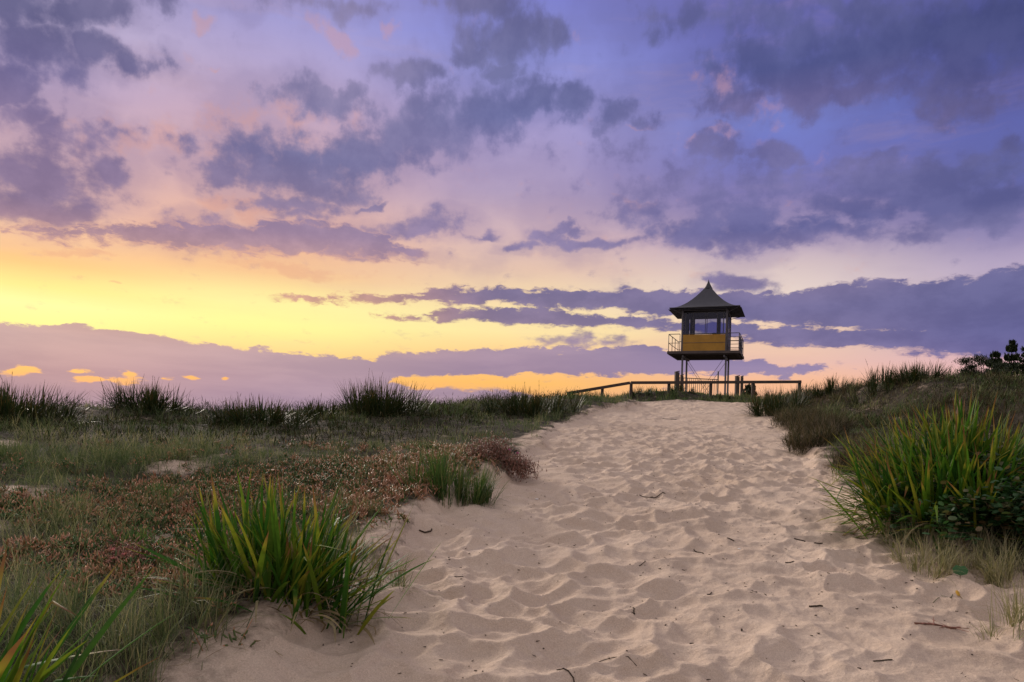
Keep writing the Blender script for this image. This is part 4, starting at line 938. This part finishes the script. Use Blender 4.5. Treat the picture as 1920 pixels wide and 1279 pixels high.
# ------------------------------------------------------------------ timber rail fence along the crest and the posts behind it
def build_fence():
    A, B, C_ = Vector((2.14, 27, 2.61)), Vector((4.86, 28.2, 3.18)), Vector((12.07, 28.6, 3.44))
    F = empty('rail_fence', (B.x, B.y, float(hz(B.x, B.y))), 0, 'low dark timber rail fence running along the crest of the dune', 'fence')
    o = Vector(F.location)
    MB().bar(A - o, B - o - Vector((.05, .02, .01)), .06, .12).build('rail', M['timber'], F)
    MB().bar(B - o, C_ - o, .06, .12).build('rail', M['timber'], F)
    for p, q, t in ((A, B, .04), (A, B, .55), (B, C_, 0.005), (B, C_, .225), (B, C_, .47), (B, C_, .72), (B, C_, .995)):
        c = p + (q - p) * t + Vector((0, .10, 0)); g = float(hz(c.x, c.y)) - .3; top = c.z + (.02 if t < .9 else .07)
        MB().box((c.x - o.x, c.y - o.y, (g + top) / 2 - o.z), (.115, .11, top - g)).build('post', M['timber'], F)
    # tubular gate fence by the foot of the tower
    a, b = Vector((8.36, 34.95, 0)), Vector((10.29, 34.4, 0))
    G = empty('bar_fence', (a.x, a.y, float(hz(a.x, a.y))), 0, 'dark upright bar fence at the foot of the tower behind the rail', 'fence')
    o = Vector(G.location); za, zb = 3.92 - o.z, 3.84 - o.z; d = b - a
    fr = MB(); fr.tube([(0, 0, za), (d.x, d.y, zb)], .022, 6); fr.tube([(0, 0, za - 1.25), (d.x, d.y, zb - 1.25)], .02, 6); fr.build('rail', M['rail'], G)
    for k in range(20):
        t = (k + .5) / 20; MB().tube([(d.x * t, d.y * t, za + (zb - za) * t - 1.25), (d.x * t, d.y * t, za + (zb - za) * t)], .014, 5).build('bar', M['rail'], G)
    MB().box((d.x + .03, d.y, (zb + .42 - .3) / 2), (.06, .06, zb + .42 + .3)).build('end_post', M['rail'], G)
    for x, y, top, w, lab in ((7.72, 32.2, 3.98, .19, 'thick timber post at the left end of the bar fence'), (8.05, 32.6, 3.86, .13, 'thin short timber post just right of the thick left post'), (10.37, 31.6, 3.80, .17, 'wide timber post right of the tower legs'), (10.62, 31.7, 3.80, .11, 'narrow timber post right of the wide post by the tower')):
        g = float(hz(x, y)); P = empty('timber_post', (x, y, g), R(8), lab, 'post', 'timber posts beside the tower')
        MB().box((0, 0, (top - g - .3) / 2), (w, w, top - g + .3), bev=.015).build('shaft', M['timber'], P)
        MB().bar((-w * .5, 0, top - g + .003), (w * .5, 0, top - g + .05), w * 1.02, .05).build('cap', M['timber'], P)
build_fence()

# ------------------------------------------------------------------ far trees
def pine(x, y, top, label, r0=2.6, tiers=13, seed=1, leafn=60):
    rg = np.random.default_rng(seed); g = float(hz(x, y)); H = top - g
    T = empty('norfolk_pine', (x, y, g), 0, label, 'tree', 'pines on the far right')
    MB().tube([(0, 0, -.3), (0.05, 0, H * .35), (0, .04, H * .7), (0, 0, H)], .28, 8, .03).build('trunk', M['bark'], T, True)
    parts = []
    for k in range(tiers):
        f = k / (tiers - 1); z = H * (.28 + .70 * f); r = (r0 * (1 - f) ** .8 + .25) * rg.uniform(.72, 1.15); nb = int(rg.integers(4, 7)); z += rg.uniform(-.35, .35)
        for j in range(nb):
            a = j * 2 * math.pi / nb + k * .5 + rg.uniform(-.2, .2); ll = r * rg.uniform(.75, 1.1)
            s = rg.uniform(.15, 1, leafn); d = np.array([math.cos(a), math.sin(a)])
            P = np.stack([d[0] * s * ll, d[1] * s * ll, z + s ** 2 * ll * .22 - .02 * ll], 1)
            sidev = rg.choice([-1, 1], leafn); wl = (1.15 - s) * .55 * ll * rg.uniform(.3, 1, leafn)
            Q = P + np.stack([-d[1] * sidev * wl + d[0] * .2, d[0] * sidev * wl + d[1] * .2, .18 * wl + .08 + rg.normal(0, .16, leafn)], 1)
            parts.append(tubes(P, Q, np.full(leafn, .085), np.full(leafn, .05), None, 3))
            parts.append(tubes(np.array([[0, 0, z - .05]]), np.array([[d[0] * ll, d[1] * ll, z + ll * .2]]), np.array([.05]), np.array([.03]), None, 3))
            parts.append(blades(Q, rg.uniform(0, 6.28, leafn), rg.uniform(0, .9, leafn), rg.uniform(0, .4, leafn), rg.uniform(.25, .5, leafn), np.full(leafn, .16), 2, 0, 1.6))
    v, f, a = join(parts); mesh_np('crown', v, f, M['pine'], T, attrs=a)
pine(79.0, 112, 14.75, 'second pine from the right edge with an even pointed crown', 3.4, 24, 3)
pine(78.7, 108, 15.9, 'tall open tiered pine on the far right skyline', 3.0, 20, 4)
pine(76.3, 100, 16.5, 'tallest dark pine cut by the right edge of the picture', 3.8, 24, 5)
pine(29.55, 85, 6.75, 'tiny far pine seen under the fence rail right of the tower', 1.6, 12, 6, 26)
def broad_tree(x, y, top, r, label, seed):
    rg = np.random.default_rng(seed); g = float(hz(x, y)); H = top - g
    T = empty('bushy_tree', (x, y, g), 0, label, 'tree')
    tr = MB(); tr.tube([(0, 0, -.3), (.1, 0, H * .5), (0, .1, H * .8)], .3, 8, .1)
    tips = []
    for k in range(16):
        a = rg.uniform(0, 6.28); q = rg.uniform(.35, 1); p = (math.cos(a) * r * q, math.sin(a) * r * q, H * rg.uniform(.7, .98) - q * .5)
        tr.tube([(0, 0, H * .55), tuple(c * .55 + (0, 0, H * .3)[i] for i, c in enumerate(p)), p], .09, 5, .03); tips.append(p)
    tr.build('trunk', M['bark'], T, True)
    n = 9000; k = rg.integers(0, 16, n); P = np.array(tips)[k] + rg.normal(0, .48, (n, 3)) * np.array([1.1, 1.1, .55])
    v, f, a = join([blades(P, rg.uniform(0, 6.28, n), rg.uniform(.1, 1.5, n), rg.uniform(0, .5, n), rg.uniform(.18, .42, n), np.full(n, .12), 2, 0, 1.5)])
    mesh_np('crown', v, f, M['pine'], T, attrs=a)
broad_tree(69.8, 101, 13.4, 3.3, 'dark round crowned tree left of the pines on the right skyline', 8)

# ------------------------------------------------------------------ things lying on the sand
def lie(x, y): return float(height(np.array([x]), np.array([y]))[0])
random.seed(5)
def twig(x, y, ang, ln, r, bend, label, side=0, mat='twig', up=0.0):
    g = lie(x, y); T = empty('twig', (x, y, g), 0, label, 'twig', 'twigs and stalks lying on the sandy path')
    pts = []
    for i in range(7):
        s = i / 6 - .5; a = ang + bend * s
        px, py = math.cos(ang) * s * ln + random.uniform(-.05, .05) * ln - math.sin(ang) * bend * (s * s - .08) * ln, math.sin(ang) * s * ln + math.cos(ang) * bend * (s * s - .08) * ln
        pts.append((px, py, lie(x + px, y + py) - g + r * .6 + up * max(0, s)))
    r *= .62
    A = join([tubes(np.array(pts[:-1]), np.array(pts[1:]), np.full(6, r), np.full(6, r * .8), np.full(6, .3), 6)])
    mesh_np('stem', A[0], A[1], M[mat], T, attrs=A[2])
    for k in range(side):
        p = Vector(pts[2 + k % 4]); a = ang + (.7 + .4 * k) * (-1) ** k
        q = p + Vector((math.cos(a), math.sin(a), .12)) * ln * .3
        S = join([tubes(np.array([p]), np.array([q]), np.array([r * .6]), np.array([r * .3]), np.array([.5]), 5)]); mesh_np('side_shoot', S[0], S[1], M[mat], T, attrs=S[2])
for a in [(.50, 3.52, .25, .36, .004, -1.1, 'long curved dark root lying in the sand near the bottom centre'), (.31, 3.42, 2.2, .13, .006, .3, 'short bent root end left of the long curved root'),
          (.81, 4.34, 1.5, .10, .007, .3, 'upright looking short dark twig in mid path foreground', 1), (1.58, 5.66, 1.9, .15, .008, .2, 'thick dark stick lying up the path in the middle', 0),
          (1.66, 7.92, .1, .30, .008, .3, 'branched dark twig lying across the middle of the path', 3), (4.4, 19.0, .3, .45, .012, .4, 'dark twig high up near the crest of the path'),
          (1.03, 5.2, 1.0, .12, .005, .3, 'thin twig lying at a slant left of the thick stick'), (1.93, 5.94, 2.7, .06, .008, 0, 'tiny dark chip up path right of the thick stick'),
          (2.18, 5.28, .4, .09, .007, .3, 'small dark twig right of centre on the trodden sand'), (1.98, 4.38, -.3, .08, .009, .2, 'small dark twig on right foreground sand'),
          (1.36, 4.58, .8, .06, .006, .2, 'short twig right of the upright looking one'), (1.67, 4.62, 1.8, .06, .010, .1, 'stubby reddish chip below the thick stick'),
          (-.73, 6.06, .6, .12, .012, .9, 'curled dark seed stalk on sand behind the bright clump', 3), (-.34, 4.76, .3, .06, .005, .2, 'thin twig on the sand right of the bright clump'),
          (2.0, 3.62, .1, .10, .006, -.3, 'small twig at the lower right of the path'), (1.38, 4.0, 1.2, .05, .007, .1, 'tiny dark chip in the lower middle sand'),
          (2.6, 6.1, 2.6, .09, .009, .1, 'one of two dark splinters side by side near the right bank'), (2.75, 6.06, .5, .10, .009, .1, 'right hand one of two splinters near the right bank')]: twig(*a)
twig(2.66, 4.18, .35, .42, .010, .4, 'reddish dry plant stem lying at right on the sand', 6, 'pig_red')
twig(3.05, 4.75, .6, .28, .004, .2, 'thin green runner lying by the round green leaf', 3, 'fine')
def leaf(x, y, az, L, W, label, mat, lean):
    g = lie(x, y); V, F, A = join([grid_leaves(np.array([[0, 0, .01]]), np.array([az]), np.array([lean]), np.array([L]), np.array([W]), .12, np.array([.45]))])
    T = empty('fallen_leaf', (x, y, g), 0, label, 'leaf'); mesh_np('blade', V, F, M[mat], T, attrs=A)
    S = join([tubes(np.array([[0, 0, .012]]), np.array([[-math.cos(az) * L * .8, -math.sin(az) * L * .8, .004]]), np.array([.003]), np.array([.002]), None, 5)]); mesh_np('leaf_stalk', S[0], S[1], M['stalk'], T, attrs=S[2])
M['leaf_green'] = leaf_mat('fresh_round_leaf', [(.03, .12, .03), (.04, .14, .035)], None, .25, .4, .4)
M['leaf_yellow'] = leaf_mat('yellowed_leaf', [(.55, .30, .03), (.60, .36, .05)], None, .25, .5, .3)
leaf(3.30, 4.98, 1.0, .10, .10, 'round green leaf standing on the sand at right', 'leaf_green', .7)
leaf(3.18, 4.80, 1.3, .07, .025, 'narrow yellow leaf on the sand below the round green leaf', 'leaf_yellow', 1.0)
def shell(x, y, s, label):
    g = lie(x, y); T = empty('shell', (x, y, g), 0, label, 'shell')
    bm = bmesh.new(); bmesh.ops.create_uvsphere(bm, u_segments=12, v_segments=8, radius=s)
    for v in bm.verts: v.co.z *= .4; v.co.x *= 1.2; v.co += Vector((0, 0, s * .25)) ; v.co.y *= 1 + .15 * math.sin(v.co.x / s * 9)
    me = bpy.data.meshes.new('valve'); bm.to_mesh(me); bm.free(); me.materials.append(M['shell']); o = bpy.data.objects.new('valve', me); COL.objects.link(o); o.parent = T
M['shell'] = plain('shell_white', (.75, .72, .68), .4)
shell(.30, 7.6, .018, 'tiny white shell on the sand right of the green tufts')
shell(1.9, 5.62, .012, 'tiny white shell fragment right of the thick stick')
# bits of debris strewn over the sand
X, Y = scatter(2200, -1.5, 6, 2.4, 16, lambda x, y: (path_mask(x, y) > .8) * 1.0)
n = len(X); P = np.stack([X, Y, height(X, Y) + .003], 1); az = U(0, 6.28, n); ln = U(.004, .022, n)
v, f, a = join([tubes(P, P + np.stack([np.cos(az) * ln, np.sin(az) * ln, U(-.002, .006, n)], 1), U(.0012, .0045, n), U(.001, .003, n), None, 5)])
tag(mesh_np('sand_debris', v, f, M['twig'], attrs=a), 'small dark specks of bark and seed strewn over the sand', 'debris', kind='stuff')
